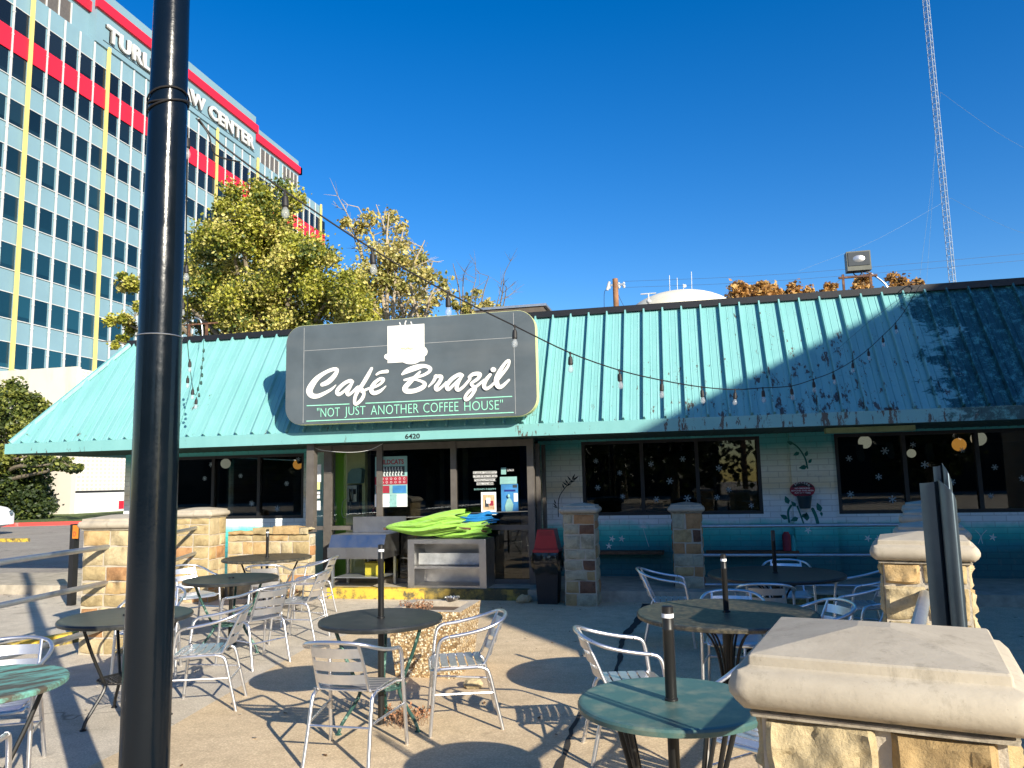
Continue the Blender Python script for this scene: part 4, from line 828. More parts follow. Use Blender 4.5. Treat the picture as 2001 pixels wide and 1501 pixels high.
def weeds(name, label, x, y, z, r, n, h, mat, seed=1):
    rg = random.Random(seed); b = MB()
    for i in range(n):
        a, q = rg.random() * 6.28, r * math.sqrt(rg.random()); px, py = q * cos(a), q * sin(a); l = h * rg.uniform(.5, 1); tx, ty = px + rg.uniform(-.6, .6) * l, py + rg.uniform(-.6, .6) * l
        P = [(px, py, 0), ((px + tx) / 2, (py + ty) / 2, l * .6), (tx, ty, l * rg.uniform(.6, 1))]; b.m = 0; b.tube(P, .0018, 4)
        for k in range(5):
            c = V(P[1]).lerp(V(P[2]), rg.random()); s_ = rg.uniform(.006, .016); d1 = V((rg.uniform(-1, 1), rg.uniform(-1, 1), rg.uniform(-1, 1))).normalized(); d2 = d1.orthogonal().normalized(); b.m = rg.choice((0, 1)); b.add([c, c + d1 * s_ + d2 * s_ * .5, c + d1 * s_ * 2, c + d1 * s_ - d2 * s_ * .5], [(0, 1, 2, 3)])
    o = b.build(name, [simple('dry_stem', (.20, .11, .06), .9), simple('rust_weed', (.34, .16, .08), .9)], None, False); o.location = (x, y, z); tag(o, label, 'weeds'); return o
weeds('dry_weeds', 'dry brown weeds spilling over the left rim of the planter', -2.42, 6.66, .5, .12, 46, .12, None, 3)
weeds('dry_weeds', 'reddish dry weeds growing from the paving near the black table foot', -2.0, 5.28, .0, .17, 70, .12, None, 5)
weeds('dry_weeds', 'thin dry weeds in the joint at the foot of the stone wall', -5.6, 10.45, .0, .2, 30, .2, None, 8)
t = thing('ashtray', 'small round metal ashtray on the far rim of the planter', 'ashtray', (-2.2, 7.0, .562)); b = MB(); b.lathe([(.05, 0), (.065, .03), (.06, .03), (.045, .008)], 18); b.build('bowl', M['steel'], t)
b = MB()
for k in range(12): b.box(-.004, .048, .02, .004, .07, .036, Matrix.Rotation(k * pi / 6, 4, 'Z'))
b.build('fluted_rim', M['steel'], t)

# ------------------------------------------------------------------ grill, cabinet, umbrellas, bin
ZP = .15
t = thing('griddle', 'stainless steel catering griddle on thin legs left of the open cabinet', 'griddle', (-4.78, 10.98, ZP))
YGR = -.40
b = MB(); b.prism([(YGR, .42), (YGR, .58), (YGR + .10, .76), (.22, .76), (.22, .42)], lambda u, v, tt: (tt, u, v), -.43, .43); b.build('hood', M['steel'], t, False)
b = MB(); b.box(-.44, YGR - .015, .44, .44, YGR - .003, .585); b.build('front_lip', M['steel'], t, False)
b = MB(); b.box(-.30, .16, .765, .56, .19, 1.0); b.build('splashback', M['steel'], t, False)
for sx in (-.38, .38):
    for sy in (YGR + .05, .17): b = MB(); b.box(sx - .018, sy - .018, 0, sx + .018, sy + .018, .415); b.build('leg', M['galv'], t, False)
b = MB(); b.box(-.36, YGR + .07, .14, .36, .15, .155); b.build('lower_shelf', M['galv'], t, False)
t = thing('crate', 'yellow plastic crate under the griddle', 'crate', (-4.63, 10.93, ZP + .16)); b = MB(); b.box(-.11, -.1, 0, .11, .1, .012)
for s in (-1, 1): b.box(-.11, s * .1 - .005, .012, .11, s * .1 + .005, .17); b.box(s * .11 - .005, -.09, .012, s * .11 + .005, .09, .17)
b.build('shell', simple('yellow_plastic', (.42, .36, .03), .5), t, False); b = MB(); b.tube([(-.115, -.1, .175), (.115, -.1, .175), (.115, .1, .175), (-.115, .1, .175)], .007, 6, True); b.build('lip', simple('yellow_plastic_rim', (.5, .42, .05), .5), t)
t = thing('steel_cabinet', 'open stainless steel cabinet with one shelf carrying the folded umbrellas', 'cabinet', (-3.44, 10.98, ZP))
w2, hh, dp = .585, .685, .42
b = MB(); b.box(-w2, -.28, 0, -w2 + .10, .2, hh - .06); b.box(w2 - .10, -.28, 0, w2, -.23, hh - .06); b.box(w2 - .02, -.23, 0, w2 - .002, .2, hh - .06); b.box(-w2, -.28, hh - .06, w2, .2, hh); b.build('frame', M['steel'], t, False)
b = MB(); b.box(-w2 + .1, -.27, .27, w2 - .1, .19, .30); b.box(-w2 + .1, -.27, .0, w2 - .1, .19, .035); b.build('shelf', M['steel'], t, False)
b = MB(); b.box(-w2 + .1, .18, .035, w2 - .1, .195, hh - .06); b.build('back_panel', M['steel'], t, False)
b = MB(); b.box(-w2 + .12, -.15, .32, w2 - .12, -.13, .48); b.build('inner_panel', simple('scuffed_zinc', (.45, .46, .45), .5, .6, .3, 8), t, False)
def umbrella(label, mat, x0, x1, y, z, r1, seed, flip=1, poke=True):
    t = thing('folded_umbrella', label, 'umbrella', ((x0 + x1) / 2, y, z), 0, 'folded canvas umbrellas on the cabinet'); L = (x1 - x0); n = 34; sg_ = 96; b = MB(); vs = []
    rg = random.Random(seed); ph = [rg.random() * 6 for _ in range(4)]
    for i in range(n + 1):
        s_ = i / n; rr = (.018 + r1 * (s_ ** .62) * (1 - .30 * s_ ** 3)); xx = -L / 2 + L * s_
        for k in range(sg_):
            a = 2 * pi * k / sg_; f = 1 + (.34 * (abs(sin(a * 3.5 + ph[0] + s_ * 1.2)) - .6) + .16 * (abs(sin(a * 6.5 + ph[1] - s_ * 2.5)) - .5) + .05 * sin(a * 17 + s_ * 9)) * min(1, s_ * 2.6)
            jag = (.06 * sin(a * 5 + ph[2]) + .03 * sin(a * 9)) * (s_ ** 6)
            zz = sin(a) * rr * f * .74; yy = cos(a) * rr * f
            vs.append(((xx + jag) * flip, yy, max(zz + .02 * sin(s_ * 7 + ph[3]) + .10 * s_ * (r1 > .2), -r1 * .52)))
    fs = [(i * sg_ + k, i * sg_ + (k + 1) % sg_, (i + 1) * sg_ + (k + 1) % sg_, (i + 1) * sg_ + k) for i in range(n) for k in range(sg_)] + [tuple(range(sg_))]
    b.add(vs, fs); b.build('canopy', mat, t)
    b = MB(); b.tube([((L / 2 - .12) * flip, 0, 0), ((L / 2 + (.10 if poke else 0)) * flip, 0, -.01)], .018, 8); b.tube([(-(L / 2 + .035) * flip, 0, 0), (-(L / 2 - .03) * flip, 0, 0)], .018, 8); b.build('shaft', M['wood'], t)
    return t
zc = ZP + hh
umbrella('front folded lime green umbrella lying on the cabinet, tip to the left', M['lime'], -4.40, -3.20, 10.80, zc + .15, .225, 1)
umbrella('rear folded lime green umbrella, lower and farther right on the cabinet', M['lime'], -3.98, -2.90, 10.93, zc + .10, .17, 4, 1, False)
umbrella('folded blue umbrella lying behind the green ones on the cabinet', M['bluecanvas'], -3.55, -2.84, 11.04, zc + .27, .12, 7, 1, False)
t = thing('waste_bin', 'black bin with red swing lid and clear bag beside the shaded pillar', 'bin', (-1.93, 10.50, 0)); t.scale = (.86, .86, .97)
b = MB(); b.prism([(-.155, -.155), (.155, -.155), (.155, .155), (-.155, .155)], lambda u, v, tt: (u * (1 + .25 * tt / .7), v * (1 + .25 * tt / .7), tt), 0.0, .72); b.build('bin_body', M['dark'], t, False)
b = MB(); b.box(-.205, -.205, .705, .205, .205, .745); b.prism([(-.19, .0), (.19, .0), (.13, .27), (-.13, .27)], lambda u, v, tt: (u, tt, v + .745), -.17, .17); b.build('lid', M['red'], t, False)
b = MB(); b.box(-.10, -.1722, .93, .10, -.171, 1.0, Matrix.Rotation(0, 4, 'X')); fl = b.build('swing_flap', simple('dark_red_plastic', (.25, .01, .02), .4), t, False)
b = MB(); vs = []; n = 40
for j, (z, rr) in enumerate([(.70, .215), (.62, .235), (.52, .232), (.45, .214), (.43, .205)]):
    for k in range(n):
        a = 2 * pi * k / n; q = rr * (1 + .06 * sin(k * 2.3 + j) + .04 * sin(k * 5.1)); c_, s_ = cos(a), sin(a); mx = max(abs(c_), abs(s_)) ** .8; vs.append((c_ * q / mx, s_ * q / mx, z + .03 * sin(k * .9) * (j > 2)))
b.add(vs, [(j * n + k, j * n + (k + 1) % n, (j + 1) * n + (k + 1) % n, (j + 1) * n + k) for j in range(4) for k in range(n)]); b.build('plastic_bag', M['bag'], t)
# loose stones near the bin and on the kerb
for i, (x, y, s_) in enumerate([(-2.28, 10.5, .10), (-1.78, 6.2, .07)]):
    b = MB(); bmv = []; b.lathe([(.02, 0), (.09, .01), (.1, .04), (.07, .08), (.02, .09)], 9); b.v = [tuple(V(p) * (1 + .35 * noise.noise(V(p) * 18 + V((i * 7, 0, 0)))) * s_ / .09) for p in b.v]
    o = b.build('loose_stone', STONES[2], None, False); o.location = (x, y, 0.004); tag(o, ('broken pale stone at the kerb left of the bin', 'small pale stone at the planter foot')[i], 'stone')

# ------------------------------------------------------------------ payphone, posters, notices
t = thing('payphone', 'old black payphone with steel face on the cream wall inside the porch', 'payphone', (-5.205, 11.48, 1.17))
b = MB(); b.box(-.10, -.06, 0, .10, .05, .47); b.build('housing', M['dark'], t, False); b = MB(); b.box(-.095, -.066, .20, .06, -.061, .46); b.build('face_plate', M['steel'], t, False)
b = MB(); b.tube(smoothpts([(-.035, -.10, .40), (-.035, -.115, .34), (-.03, -.115, .27), (-.03, -.10, .21)], 3), [.022] * 2 + [.014] * 6 + [.022] * 2, 8); b.build('handset', M['dark'], t)
b = MB(); b.tube(smoothpts([(-.03, -.1, .2), (-.04, -.12, .05), (-.09, -.12, -.04), (-.17, -.1, .0), (-.16, -.09, .2), (-.09, -.08, .26)], 4), .005, 6); b.build('cord', M['alu'], t)
b = MB(); b.prism([(-.10, .49), (.14, .49), (.16, .70), (.12, .73), (-.02, .72), (-.08, .66)], lambda u, v, tt: (u, tt, v), -.08, .04); b.build('hood', simple('grey_green_plastic', (.20, .30, .27), .5), t, False)
b = MB(); b.box(.0, -.068, .32, .05, -.0665, .40); b.build('keypad', M['dark'], t, False)
YQ = YG + .012
def poster(name, label, px0, py0, px1, py1, mat, y=None, cat='poster', bits=()):
    y = YQ if y is None else y
    a, c = aty(px0, py0, y), aty(px1, py1, y); t = thing(name, label, cat, (a.x, y, c.z)); w_, h_ = c.x - a.x, a.z - c.z
    b = MB(); b.box(0, 0, 0, w_, .003, h_); b.build('sheet', mat, t, False)
    for i, (u0, v0, u1, v1, m_) in enumerate(bits):
        b = MB(); b.box(u0 * w_, -.002 - .0006 * i, v0 * h_, u1 * w_, -.0005 - .0006 * i, v1 * h_); b.build('print_block', M[m_], t, False)
    return t, w_, h_
YQ = YG - .012
t, w_, h_ = poster('team_poster', 'tall school team poster with WILDCATS heading on the entrance glass', 733, 893, 796, 990, M['ppale'], bits=[(.06, .62, .92, .80, 'pdark'), (0, .44, 1, .60, 'pred'), (.02, .27, .45, .42, 'pred'), (.55, .27, .97, .42, 'pblue'), (0, 0, 1, .25, 'white'), (.45, 0, .68, .248, 'ppale')])
b = MB(); rg = random.Random(2)
for r_ in range(3):
    for k in range(9): xx = .10 * w_ + k * .09 * w_; b.lathe([(.001, .006), (.009, .005), (.010, -.02), (.014, -.03), (.012, -.045)], 6, (xx + .01 * (r_ % 2), -.006, (.78 - .055 * r_) * h_))
b.build('team_photo', simple('pale_grey_figures', (.45, .5, .5), .7), t, False)
b = MB()
for r_ in range(2):
    for k in range(7):
        cx, cz = (.10 + k * .135) * w_, (.555 - .07 * r_) * h_; b.tube([(cx + .015 * cos(a), -.006, cz + .015 * sin(a)) for a in [j * pi / 5 for j in range(10)]], .0022, 4, True)
b.build('round_portraits', M['white'], t, False)
text_part('poster_heading', 'WILDCATS', M['pred'], t, (.06 * w_, -.004, .84 * h_), .84 * w_, .10 * h_, .002, bold=.03)
b = MB()
for k in range(18): b.box((.06 + rg.random() * .8) * w_, -.0065, rg.uniform(.04, .22) * h_, (.06 + rg.random() * .8) * w_ * 0 + (.1 + rg.random() * .85) * w_, -.006, 0) if False else b.box((xx := rg.uniform(.05, .9) * w_), -.0072, (zz := rg.uniform(.03, .22) * h_), xx + .012, -.0066, zz + .004)
b.build('advert_print', M['pdark'], t, False)
t, w_, h_ = poster('photo_poster', 'white bordered warm photo poster on the right entrance glass', 940, 962, 970, 1006, M['white'], bits=[(.12, .22, .90, .88, 'pwarm'), (.25, .35, .5, .65, 'pdark'), (.55, .4, .82, .62, 'pred'), (.35, .5, .62, .75, 'white'), (.25, .06, .8, .10, 'pdark')])
t, w_, h_ = poster('event_poster', 'blue poster with a pale figure on the right entrance glass', 979, 946, 1013, 999, M['pblue'], bits=[(.18, .72, .85, .79, 'navy'), (.7, .86, .95, .96, 'pdark'), (.75, .35, .98, .66, 'white'), (.3, .02, .6, .28, 'pdark')])
b = MB(); b.prism([(.25, .0), (.65, .0), (.72, .25), (.60, .42), (.50, .50), (.34, .42), (.22, .2)], lambda u, v, tt: (u * w_, tt, v * h_), -.0075, -.007); b.lathe([(.001, .035), (.02, .02), (.02, -.01), (.001, -.03)], 8, (.45 * w_, -.012, .55 * h_)); b.build('figure', M['ppale'], t, False)
for (p, lab) in (((977, 932, 1010, 939), 'upper narrow pale teal notice above the blue poster'), ((977, 939.6, 1010, 946), 'lower narrow pale teal notice above the blue poster'), ((979, 914, 989, 927), 'small pale blue square notice on the right entrance glass')):
    poster('notice', lab, p[0], p[1], p[2], p[3], M['ppale'], cat='notice')
t = thing('menu_letters', 'rows of small white letter tiles on the right entrance glass', 'lettering', (aty(925, 955, YQ).x, YQ, aty(925, 960, YQ).z)); w_ = aty(971, 950, YQ).x - aty(925, 950, YQ).x
b = MB(); b2 = MB(); rg = random.Random(9)
for r_, (u0, u1) in enumerate(((0, 1), (0, 1), (.05, .96), (.14, .86))):
    z = .255 - r_ * .055; x = u0 * w_
    b.box(u0 * w_, 0, z, u1 * w_, .001, z + .003); b.box(u0 * w_, 0, z + .036, u1 * w_, .001, z + .039)
    while x < u1 * w_ - .008:
        b.box(x, 0, z, x + .003, .001, z + .036); dx = rg.uniform(.018, .024); b.box(x + .007, 0, z + .008, x + .010, .001, z + .03); b.box(x + .012, -.0005, z + rg.choice((.008, .018, .027)), x + .018, .0005, z + rg.choice((.011, .021, .03))) ; x += dx
b.build('letter_tiles', M['white'], t, False)
text_part('phone_line', '8:00AM-9:00PM', M['ppale'], t, (0.01, 0, .015), w_ * .92, .026, .001)
text_part('window_words', 'LUNCH', M['white'], None, (aty(991, 921, YQ).x, YQ, aty(991, 921, YQ).z), .10, .035, .001); tag(bpy.context.scene.objects[-1] if False else bpy.data.objects['window_words'], 'short white lettered words at the top right of the entrance glass', 'lettering')
for i, (p, lab) in enumerate((((615, 908, 627, 942), 'tall white paper sheet on the left side glass'), ((616, 942, 625, 957), 'pale yellow slip under the tall white sheet'), ((609, 979, 626, 987), 'upper wide white card on the left side glass'), ((609, 987.5, 626, 997), 'lower wide white card on the left side glass'),
                              ((611, 962, 617, 975), 'small upright white card on the left side glass'), ((618, 961, 625, 966), 'upper tiny framed notice on the left side glass'), ((618, 968, 625, 974), 'lower tiny framed notice on the left side glass'), ((606, 946, 610, 964), 'narrow white strip by the left door post'))):
    poster('notice', lab, *p, M['sign_edge' if i == 1 else 'white'], YQ, 'notice')
t = thing('chilli_string', 'small string of shiny red peppers hanging behind the entrance post', 'ornament', (aty(727, 985, 11.45).x, 11.45, aty(727, 1005, 11.45).z))
for k in range(4): b = MB(); b.lathe([(.003, -.03), (.02, -.015), (.022, .01), (.004, .03)], 10, (.02 * (k % 2) + .012 * k, 0, .13 - .038 * k)); b.build('pepper', M['red'], t)
b = MB(); b.tube([(0, 0, .17), (.02, .0, .1), (.05, 0, -.02)], .003, 5); b.build('cord', M['dark'], t)
# white festoon wire between the posts
o = MB(); o.tube(smoothpts([aty(610, 872, 10.7), aty(630, 880, 10.7), aty(680, 884, 10.7), aty(720, 880, 10.7), aty(748, 867, 10.7)], 5), .003, 5); o = o.build('hanging_wire', M['white']); tag(o, 'thin white wire sagging between two entrance posts under the fascia', 'wire')
# smokers' sign and bucket
ys = YW - .12; c = aty(1568, 957, ys)
t = thing('smokers_sign', 'oval maroon smokers sign with white lettering on the painted pilaster', 'sign', (c.x, ys, c.z)); rx, rz = .175, .115
b = MB(); b.prism([(rx * cos(a * pi / 16), rz * sin(a * pi / 16)) for a in range(32)], lambda u, v, tt: (u, tt, v), -.004, .01); b.build('plate', M['pred'], t, False)
b = MB(); b.prism([(.9 * rx * cos(R(20 + 7 * a)), .93 * rz * sin(R(20 + 7 * a))) for a in range(21)] + [(-.12, .035), (.0, .055), (.12, .035)], lambda u, v, tt: (u, tt, v), -.0055, -.0045); b.build('dark_band', M['dark'], t, False)
for i, chh in enumerate('SMOKERS'):
    a = R(145 - i * 18.5); q = text_part('sign_letter', chh, M['white'], t, (.105 * cos(a) - .011, -.007, .078 * sin(a) + .012), .022, .030, .001); q.rotation_euler = (pi / 2, -(a - pi / 2) * .6, 0)
for k, (s_, ww) in enumerate((('NO SMOKING', .21), ('BEYOND THIS AREA', .31), ('PUT OUT HERE', .22))): text_part('sign_lettering', s_, M['white'], t, (-ww / 2, -.007, .010 - .034 * k), ww, .021, .001, bold=.02)
t = thing('ash_bucket', 'small dark metal bucket hung under the oval smokers sign', 'bucket', (c.x + .01, ys - .07, c.z - .27)); b = MB(); b.lathe([(.075, 0), (.105, .17), (.112, .172), (.112, .182), (.10, .182), (.07, .02)], 24); b.build('pail', simple('dark_blue_tin', (.02, .05, .07), .4, .4), t)
b = MB(); b.tube(smoothpts([(-.105, 0, .17), (0, .05, .22), (.105, 0, .17)], 5), .003, 6); b.build('handle', M['iron'], t)
# bottle and can on the ledge
for (px, lab, mt, r_) in ((1538, 'reddish patterned jar on the timber ledge', 'pred', .06), (1551, 'green can on the timber ledge', 'teal_paint', .035)):
    q = aty(px, 1070, 12.08); o = MB(); o.lathe([(r_, 0), (r_, .16 if r_ < .05 else .22), (r_ * .6, .2 if r_ < .05 else .26), (r_ * .6, .22 if r_ < .05 else .27)], 18); o = o.build('jar' if r_ > .05 else 'can', M[mt]); o.location = (q.x, 12.08, .546); tag(o, lab, 'jar' if r_ > .05 else 'can')
# snowflakes, stockings, globes
def flake_mesh():
    b = MB()
    for k in range(6):
        a = k * pi / 3; c_, s_ = cos(a), sin(a); b.prism([(.006 * -s_, .006 * c_), (.05 * c_ - .006 * s_, .05 * s_ + .006 * c_), (.05 * c_ + .006 * s_, .05 * s_ - .006 * c_), (.006 * s_, -.006 * c_)], lambda u, v, t: (u, t, v), -.0004 * k, .001 - .0004 * k)
        for d in (-1, 1):
            a2 = a + d * .7; x0, z0 = .028 * c_, .028 * s_; b.prism([(x0, z0), (x0 + .018 * cos(a2), z0 + .018 * sin(a2)), (x0 + .02 * cos(a2 - .3 * d), z0 + .02 * sin(a2 - .3 * d)), (x0 + .007 * c_, z0 + .007 * s_)], lambda u, v, t: (u, t, v), -.003 - .0004 * k, -.0024 - .0004 * k)
    return b
fk = flake_mesh().build('snowflake_sticker', M['flake'], None, False); tag(fk, 'x', 'window sticker'); used = False
FL = {'left': [(413, 908), (470, 870 + 60), (492, 984), (542, 994), (560, 945), (583, 898), (400, 935)],
      'middle': [(1165, 901), (1211, 924), (1168, 953), (1217, 970), (1283, 976), (1309, 940), (1272, 907), (1334, 897), (1343, 974), (1424, 957), (1401, 972), (1405, 915), (1468, 988)],
      'right': [(1659, 896), (1729, 881), (1717, 932), (1662, 966), (1744, 976), (1807, 908), (1861, 942), (1784, 869), (1936, 969), (1944, 913), (1998, 935), (1880, 880)]}
for nm, pts in FL.items():
    for (px, py) in pts:
        o = fk if not used else fk.copy()
        if used: COL.objects.link(o)
        used = True; q = aty(px, py, YW + .045); o.location = q; s_ = random.uniform(.8, 1.15); o.scale = (s_, 1, s_); o.rotation_euler = (0, random.random() * 6, 0)
        o['label'] = {'left': 'white snowflake stuck on the window left of the entrance', 'middle': 'white snowflake stuck on the middle café window', 'right': 'white snowflake stuck on the right café window'}[nm]; o['group'] = 'snowflakes on the %s window' % nm
def stocking_mesh():
    b = MB(); P = [(-.04, .13), (.055, .12), (.06, .0), (.075, -.06), (.05, -.12), (-.01, -.13), (-.035, -.08), (-.045, .0)]; b.prism(P, lambda u, v, t: (u, t, v), 0, .02); return b
st = None
for (px, py, lab) in ((1680, 885, 'leftmost grey stocking in the right café window'), (1738, 880, 'middle grey stocking in the right café window, with a snowflake in front'), (1815, 883, 'rightmost grey stocking in the right café window'), (583, 892, 'grey stocking in the window left of the entrance')):
    if st is None: st = stocking_mesh().build('stocking', M['stocking'], None, False); o = st
    else: o = st.copy(); COL.objects.link(o)
    tag(o, lab, 'stocking', 'stockings in the café windows'); q = aty(px, py, YW + .14); o.location = q
for (px, py, rr, mt, lab, yy) in ((1690, 864, .10, 'globe_w', 'pale globe lamp behind the left pane of the right window', 12.9), (1874, 869, .10, 'globe_o', 'amber glowing globe lamp in the right café window', 13.0), (1912, 857, .11, 'globe_w', 'white globe lamp right of the amber one', 13.0),
                              (1781, 886, .07, 'globe_w', 'small half hidden white globe lamp in the right window', 13.6), (441, 906, .10, 'globe_w', 'yellowish globe lamp in the window left of the entrance', 14.0), (582, 908, .1, 'globe_o', 'dim globe lamp beside the entrance post', 14.5)):
    q = aty(px, py, yy); t = thing('globe_lamp', lab, 'lamp', q, 0, 'pendant globe lamps inside the café'); b = MB(); b.lathe([(.002, -rr)] + [(rr * cos(a), rr * sin(a)) for a in [k * pi / 10 for k in range(-4, 5)]] + [(.002, rr)], 16); b.build('globe', M[mt], t)
    b = MB(); b.tube([(0, 0, rr), (0, 0, 2.288 - q.z)], .006, 6); b.lathe([(.03, rr * .96), (.03, rr + .03), (.01, rr + .035)], 10); b.build('hanger', M['dark'], t)

# ------------------------------------------------------------------ roof-top things
YB = 13.0
t = thing('floodlight', 'grey box floodlight on a rusty angle frame above the roof edge', 'floodlight', (2.82, YB, 4.2))
a, c = aty(1653, 493, YB), aty(1703, 527, YB); x0, x1, z1, z0 = a.x - 2.82, c.x - 2.82, a.z - 4.2, c.z - 4.2
b = MB(); b.box(x0, -.02, z0 + .06, x1, .16, z1); b.box(x0, -.03, z0, x1, .16, z0 + .058); b.build('housing', simple('grey_green_housing', (.12, .125, .10), .5), t, False)
b = MB(); b.box(x0 + .02, -.03, z0 + .08, x1 - .02, -.021, z1 - .02); b.build('lens', M['pdark'], t, False)
b = MB(); b.lathe([(.07, 0), (.05, .004), (.002, .012)], 20, ((x0 + x1) / 2, -.031, (z0 + z1) / 2 + .03), 'y', (1.3, .8)); b.build('reflector', M['steel'], t)
b = MB(); b.tube(smoothpts([(x0 + .1, .05, z0), (x0 + .1, .0, z0 - .06), (x0 + .17, 0, z0 - .09), (x0 + .22, .0, z0 - .03), (x0 + .22, .05, z0)], 3), .01, 6); b.build('yoke', M['iron'], t)
b = MB(); zb = aty(1645, 543, YB).z - 4.2
b.box(-.32, -.02, zb - .015, .26, .02, zb + .015); b.box(-.27, -.025, -.08, -.235, .01, zb + .05); b.box(.14, -.025, -.08, .175, .01, zb + .05); b.build('frame', M['rust'], t, False)
b = MB(); b.tube(smoothpts([(x1 - .08, .05, z0), (x1 + .05, .03, z0 - .10), (x1 + .22, 0, z0 - .32), (x1 + .27, 0, -.05)], 4), .014, 8); b.build('conduit', M['alu'], t)
t = thing('roof_frame', 'small rusty angle frame on the roof edge right of the lamp pole', 'frame', (-8.6, YB, 4.1)); b = MB()
a, c = aty(362, 637, YB), aty(425, 634, YB); b.box(a.x + 8.6, -.015, a.z - 4.1, c.x + 8.6, .015, a.z - 4.07)
for px in (370, 404): q = aty(px, 640, YB); b.box(q.x + 8.58, -.02, 0, q.x + 8.62, .02, q.z - 4.1 + .06)
b.build('angle_bars', M['rust'], t, False); b = MB(); b.tube(smoothpts([(aty(380, 620, YB).x + 8.6, 0, aty(380, 620, YB).z - 4.1), (aty(394, 632, YB).x + 8.6, 0, aty(394, 632, YB).z - 4.1), (aty(397, 655, YB).x + 8.6, 0, 0.1)], 4), .014, 6); b.build('conduit', M['galv'], t)
t = thing('roof_unit', 'small brown louvred box on the roof behind the sign', 'roof unit', (-2.9, 15.0, 4.15)); a, c = aty(930, 604, 15), aty(1062, 598, 15); b = MB(); b.box(a.x + 2.9, 0, 0, c.x + 2.9, 1.2, c.z - 4.15)
b.build('casing', simple('brown_louvre', (.10, .08, .06), .7, 0, .3, 6), t, False); b = MB(); b.box(a.x + 2.87, -.03, c.z - 4.149, c.x + 2.96, 1.25, c.z - 4.1); b.build('lid', M['galv'], t, False)
b = MB()
for k in range(5): b.box(a.x + 2.95, -.012, .05 + k * .07, c.x + 2.85, -.001, .085 + k * .07)
b.build('louvre', M['bronze'], t, False)

# ------------------------------------------------------------------ foliage helper
def crown(name, parent, lobes, mats, per, leaf, seed=1, sub=.30, off=V((0, 0, 0)), flat=.9):
    rg = random.Random(seed); vs = []; fs = []; mi = []; nm = len(mats)
    for (c, rad, dens) in lobes:
        n = int(per * dens); ns = max(4, int(14 * dens)); cl = []
        for k in range(ns):
            d = V((rg.gauss(0, 1), rg.gauss(0, 1), rg.gauss(0, 1))).normalized() * rad * (rg.random() ** .45); d.z *= flat; cl.append((c + d, rad * sub * rg.uniform(.6, 1.4), rg.randrange(nm)))
        for k in range(n):
            cc, cr, cm = cl[rg.randrange(ns)]; p = cc + V((rg.gauss(0, .55), rg.gauss(0, .55), rg.gauss(0, .5))) * cr - off
            d1 = V((rg.gauss(0, 1), rg.gauss(0, 1), rg.gauss(0, .7))).normalized(); d2 = d1.cross(V((rg.gauss(0, 1), rg.gauss(0, 1), rg.gauss(0, 1)))).normalized(); L = leaf * rg.uniform(.6, 1.25); o = len(vs)
            nn = d1.cross(d2) * L * .12
            vs += [tuple(p - d1 * L * .5), tuple(p + d2 * L * .42 + nn), tuple(p + d1 * L * .5), tuple(p - d2 * L * .42 + nn)]; fs.append((o, o + 1, o + 2, o + 3)); mi.append(cm if rg.random() < .55 else rg.randrange(nm))
    me = bpy.data.meshes.new(name); me.from_pydata(vs, [], fs)
    for m_ in mats: me.materials.append(m_)
    me.polygons.foreach_set('material_index', mi); me.update(); o = bpy.data.objects.new(name, me); COL.objects.link(o); o.parent = parent; return o
def limbs(name, parent, base, tips, mat, r0, seed=1, off=V((0, 0, 0)), fork=.45, twigs=0, tw=.02):
    rg = random.Random(seed); b = MB(); top = base + V((0, 0, (max(t_.z for t_ in tips) - base.z) * fork))
    b.tube([base - off, base.lerp(top, .5) + V((rg.uniform(-.1, .1), 0, 0)) - off, top - off], [r0, r0 * .8, r0 * .62], 10)
    for tp in tips:
        st_ = base.lerp(top, rg.uniform(.6, 1)); m1 = st_.lerp(tp, .4) + V((rg.uniform(-.3, .3), rg.uniform(-.3, .3), rg.uniform(.0, .4))); m2 = st_.lerp(tp, .75) + V((rg.uniform(-.3, .3), rg.uniform(-.3, .3), .1))
        P = smoothpts([st_ - off, m1 - off, m2 - off, tp - off], 4); n = len(P); b.tube(P, [r0 * .42 * (1 - i / n) + tw * .5 for i in range(n)], 7)
        for k in range(twigs):
            s_ = P[rg.randrange(n // 3, n)]; d = V((rg.gauss(0, 1), rg.gauss(0, 1), rg.uniform(.1, 1.4))).normalized(); L = rg.uniform(.4, 1.3)
            q = s_ + d * L * .5 + V((rg.uniform(-.1, .1),) * 3); e = s_ + d * L; b.tube([s_, q, e], [tw, tw * .7, tw * .25], 4)
            for j in range(3): d2 = (d + V((rg.gauss(0, .6), rg.gauss(0, .6), rg.gauss(0, .5)))).normalized() * L * rg.uniform(.3, .6); b.tube([q, q + d2 * .5, q + d2], [tw * .6, tw * .4, tw * .15], 4)
    return b.build(name, mat, parent)
YT = 24.0
def lob(lst, Y=YT):
    out = []
    for (px, py, r_, d) in lst:
        yy = Y + random.uniform(-1.3, 1.3); c = aty(px, py, yy); out.append((c, r_ * yy / F * 1.02, d))
    return out
ml = lob([(490, 395, 48, .7), (535, 420, 70, 1.1), (450, 450, 68, 1.1), (415, 500, 60, 1), (500, 510, 95, 1.8), (585, 500, 70, 1.2), (400, 575, 62, 1), (480, 600, 85, 1.4), (580, 590, 95, 1.7), (660, 560, 68, 1.1), (690, 610, 62, 1),
          (420, 640, 55, .8), (550, 650, 70, 1), (640, 650, 60, .8), (255, 545, 30, .35), (275, 600, 22, .2), (245, 632, 32, .4), (232, 668, 18, .2), (330, 600, 60, .8), (330, 520, 45, .5)])
t = thing('sycamore_tree', 'large olive and yellow leaved tree rising behind the café roof', 'tree', (aty(520, 900, YT).x, YT, 0)); base = V(t.location)
limbs('trunk', t, base, [c for c, r_, d in ml], M['bark'], .32, 3, base, .45, 3, .022); crown('crown', t, ml, LEAF['syc'], 5000, .12, 5, .34, base)
